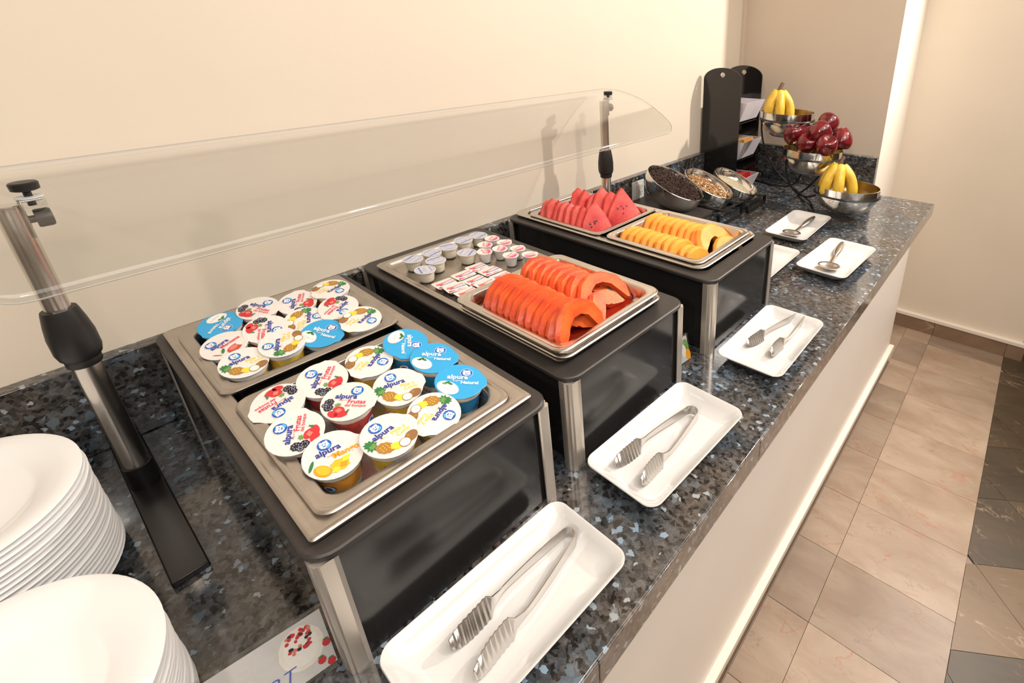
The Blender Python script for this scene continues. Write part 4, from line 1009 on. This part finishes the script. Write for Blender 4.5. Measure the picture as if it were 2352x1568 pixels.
# bananas
def banana_mesh(seed, L=.15, sweep=1.15):
    g_ = random.Random(seed); b = MB(); R = []; n = 10; N_ = 18; rad = L/sweep
    for k in range(N_+1):
        u = k/N_; a = -sweep/2+sweep*u
        p = Vector((rad*math.cos(a)-rad, 0, rad*math.sin(a))); d = Vector((-math.sin(a), 0, math.cos(a))); nn = Vector((math.cos(a), 0, math.sin(a)))
        r_ = .0205*min(1, (u/.16)**.6+.22)*min(1, ((1-u)/.20)**.7+.30)
        if u > .92: r_ = .0055
        R.append([tuple(p+r_*(math.cos(2*PI*i/n)*nn+math.sin(2*PI*i/n)*Vector((0, 1, 0)))*(1.03 if i % 2 == 0 else .98)) for i in range(n)])
    b.rings(R, mis=[0]*N_); 
    for i, f in enumerate(b.f):
        if min(v//n for v in f) <= 0 : b.m[i] = 1
    return b.mesh('banana', ['banana', 'banana_tip'], ang=50)
bm_ = [banana_mesh(1, .150), banana_mesh(2, .140, 1.3)]
def bunch(label, x, y, z, angs, s=1, lean=.35):
    t = thing('banana_bunch', label, 'bananas', (x, y, z), 0, 'banana bunches in the steel bowls')
    for k, a in enumerate(angs):
        o = link('banana', bm_[k % 2], t)
        # stem end at top centre, body curving outward and down
        top = Matrix.Translation((-.0, 0, -.066*s)) 
        o.matrix_local = Matrix.Rotation(a, 4, 'Z') @ Matrix.Rotation(-lean-.10*(k % 2), 4, 'Y') @ Matrix.Translation((.018, 0, -.070*s)) @ Matrix.Scale(s, 4)
    b = MB(); b.tube([(0, 0, -.012), (.002, 0, .004), (.007, -.002, .016), (.014, -.004, .024)], [.012, .009, .007, .0075], 10); b.build('stem', 'banana_tip', t)
    return t
bunch('yellow bananas standing in the top bowl of the stand', 2.240, -.352, .466, [1.75, 2.7, 3.7, 4.8], .95, .30)
bunch('yellow bananas leaning in the lowest bowl of the stand', 2.130, -.668, .222, [1.8, 2.6, 3.5, 4.6], .98, .38)
# apples
am = MB(); pr = []
for k in range(15):
    a = -PI/2+PI*k/14; rr_ = math.cos(a); z_ = math.sin(a)
    r_ = .0355*(rr_**.80 if rr_ > 0 else 0)*(1+.17*z_); zz = .040*z_
    if k > 12: zz -= .008*(k-12)
    if k < 2: zz += .005*(2-k)
    pr.append((max(r_, .0012), zz))
R = []
for r_, z_ in pr:
    R.append([(r_*(1+.035*math.cos(5*a)*(-z_/.036+.2))*math.cos(a), r_*(1+.035*math.cos(5*a)*(-z_/.036+.2))*math.sin(a), z_+(.0035*math.cos(5*a) if z_ < -.02 else 0)) for a in (2*PI*i/20 for i in range(20))])
am.rings(R); applem = am.mesh('apple', 'apple', ang=80)
sk = MB(); sk.tube([(0, 0, .018), (.001, 0, .028), (.003, 0, .036)], .0013, 6); stalkm = sk.mesh('stalk', 'stalk')
al = ['red apple at the wall side edge of the heap', 'red apple at the front near side of the heap', 'large red apple on top of the heap, lying on its side', 'red apple at the back top of the heap', 'red apple at the front aisle side of the heap', 'red apple at the aisle side edge, seen upside down', 'red apple deep in the middle of the heap']
ap = [((2.185, -.449, .300), (.15, -.25, 0)), ((2.150, -.522, .274), (.3, -.5, .4)), ((2.175, -.558, .325), (1.25, .4, .6)), ((2.250, -.560, .345), (.5, .6, .2)), ((2.140, -.603, .278), (-.2, -.5, 1)), ((2.215, -.634, .298), (3.0, .25, .2)), ((2.225, -.500, .292), (.2, .4, 1.4))]
for (p, r_), l in zip(ap, al):
    t = thing('apple', l, 'apple', p, 0, 'red apples in the middle bowl'); t.rotation_euler = r_; t.scale = (1.10, 1.17, 1.10)
    link('skin', applem, t); link('stalk', stalkm, t)

# ================================================================== sign cards
def sign(label, x, y, rz, w_, h, lean, kind):
    t = thing('sign_holder', label, 'sign', (x, y, .0004), rz, 'clear tabletop card holders'); t.rotation_euler = (0, 0, rz)
    X_ = Matrix.Rotation(-lean, 4, 'X')
    b = MB(); b.X = X_; b.box(-w_, 0, -.0015, -.0003, 0, h); b.box(-w_, 0, .0010, .0022, 0, h); b.box(-w_, 0, -.0015, .0022, h, h+.002); b.box(-w_, 0, -.0015, .03, -.0002, .0015)
    b.build('clear_holder', ['acrylic'], t, smooth=False)
    b = MB(); b.X = X_; P = ['card', 'cream_print', 'berry_red', 'black_berry', 'leaf', 'violet_ink', 'ink_orange', 'coco_white', 'berry_light', 'leaf_light']
    b.box(-w_+.004, -.004, -.0002, .0008, .0032, h-.0035, 0)
    def fn(x_, y_, z_): return (x_, -.0003-z_, y_)
    def D(x_, y_, rx, ry, c, rot=0, n=14, dz=0, jag=0): disc(b, x_, y_, .0002+dz, rx, ry, c, rot, n, jag, fn)
    if kind == 'yogurt':
        D(-.030, h*.56, .022, h*.34, 1); D(-.030, h*.56, .017, h*.27, 7, dz=.0001)
        gg = random.Random(5)
        for k in range(34):
            D(-.030+gg.uniform(-.011, .011), h*.66+gg.uniform(-.010, .014), gg.uniform(.0016, .0034), .0020, (2, 3, 2, 8)[k % 4], gg.uniform(0, 3), 8, .0002+.00002*k)
        for (sx_, sy_) in ((-.008, .42), (-.017, .20), (-.009, .10)):
            D(sx_, h*sy_, .0042, .0046, 2, dz=.0003); D(sx_, h*sy_+.0045, .003, .0012, 4, dz=.0004, jag=.3)
        text(b, 'YOGURT', -.088, h*.26, .0005, .022, 5, bold=-.01, shear=.3, fn=fn)
    else:
        D(-.013, h*.55, .010, h*.3, 9); D(-.010, h*.25, .008, h*.2, 6, dz=.0001); D(-.022, h*.45, .008, h*.25, 1, dz=.0001)
        text(b, 'FRUTA', -.07, h*.3, .0005, .018, 5, shear=.3, fn=fn)
    b.build('printed_card', P, t, smooth=False)
sign('clear card holder with berry and yogurt picture by the riser leg', .236, -.712, -.16, .15, .076, .35, 'yogurt')
sign('clear card holder with orange fruit picture peeking between two risers', 1.000, -.722, -.10, .06, .062, .30, 'fruit')
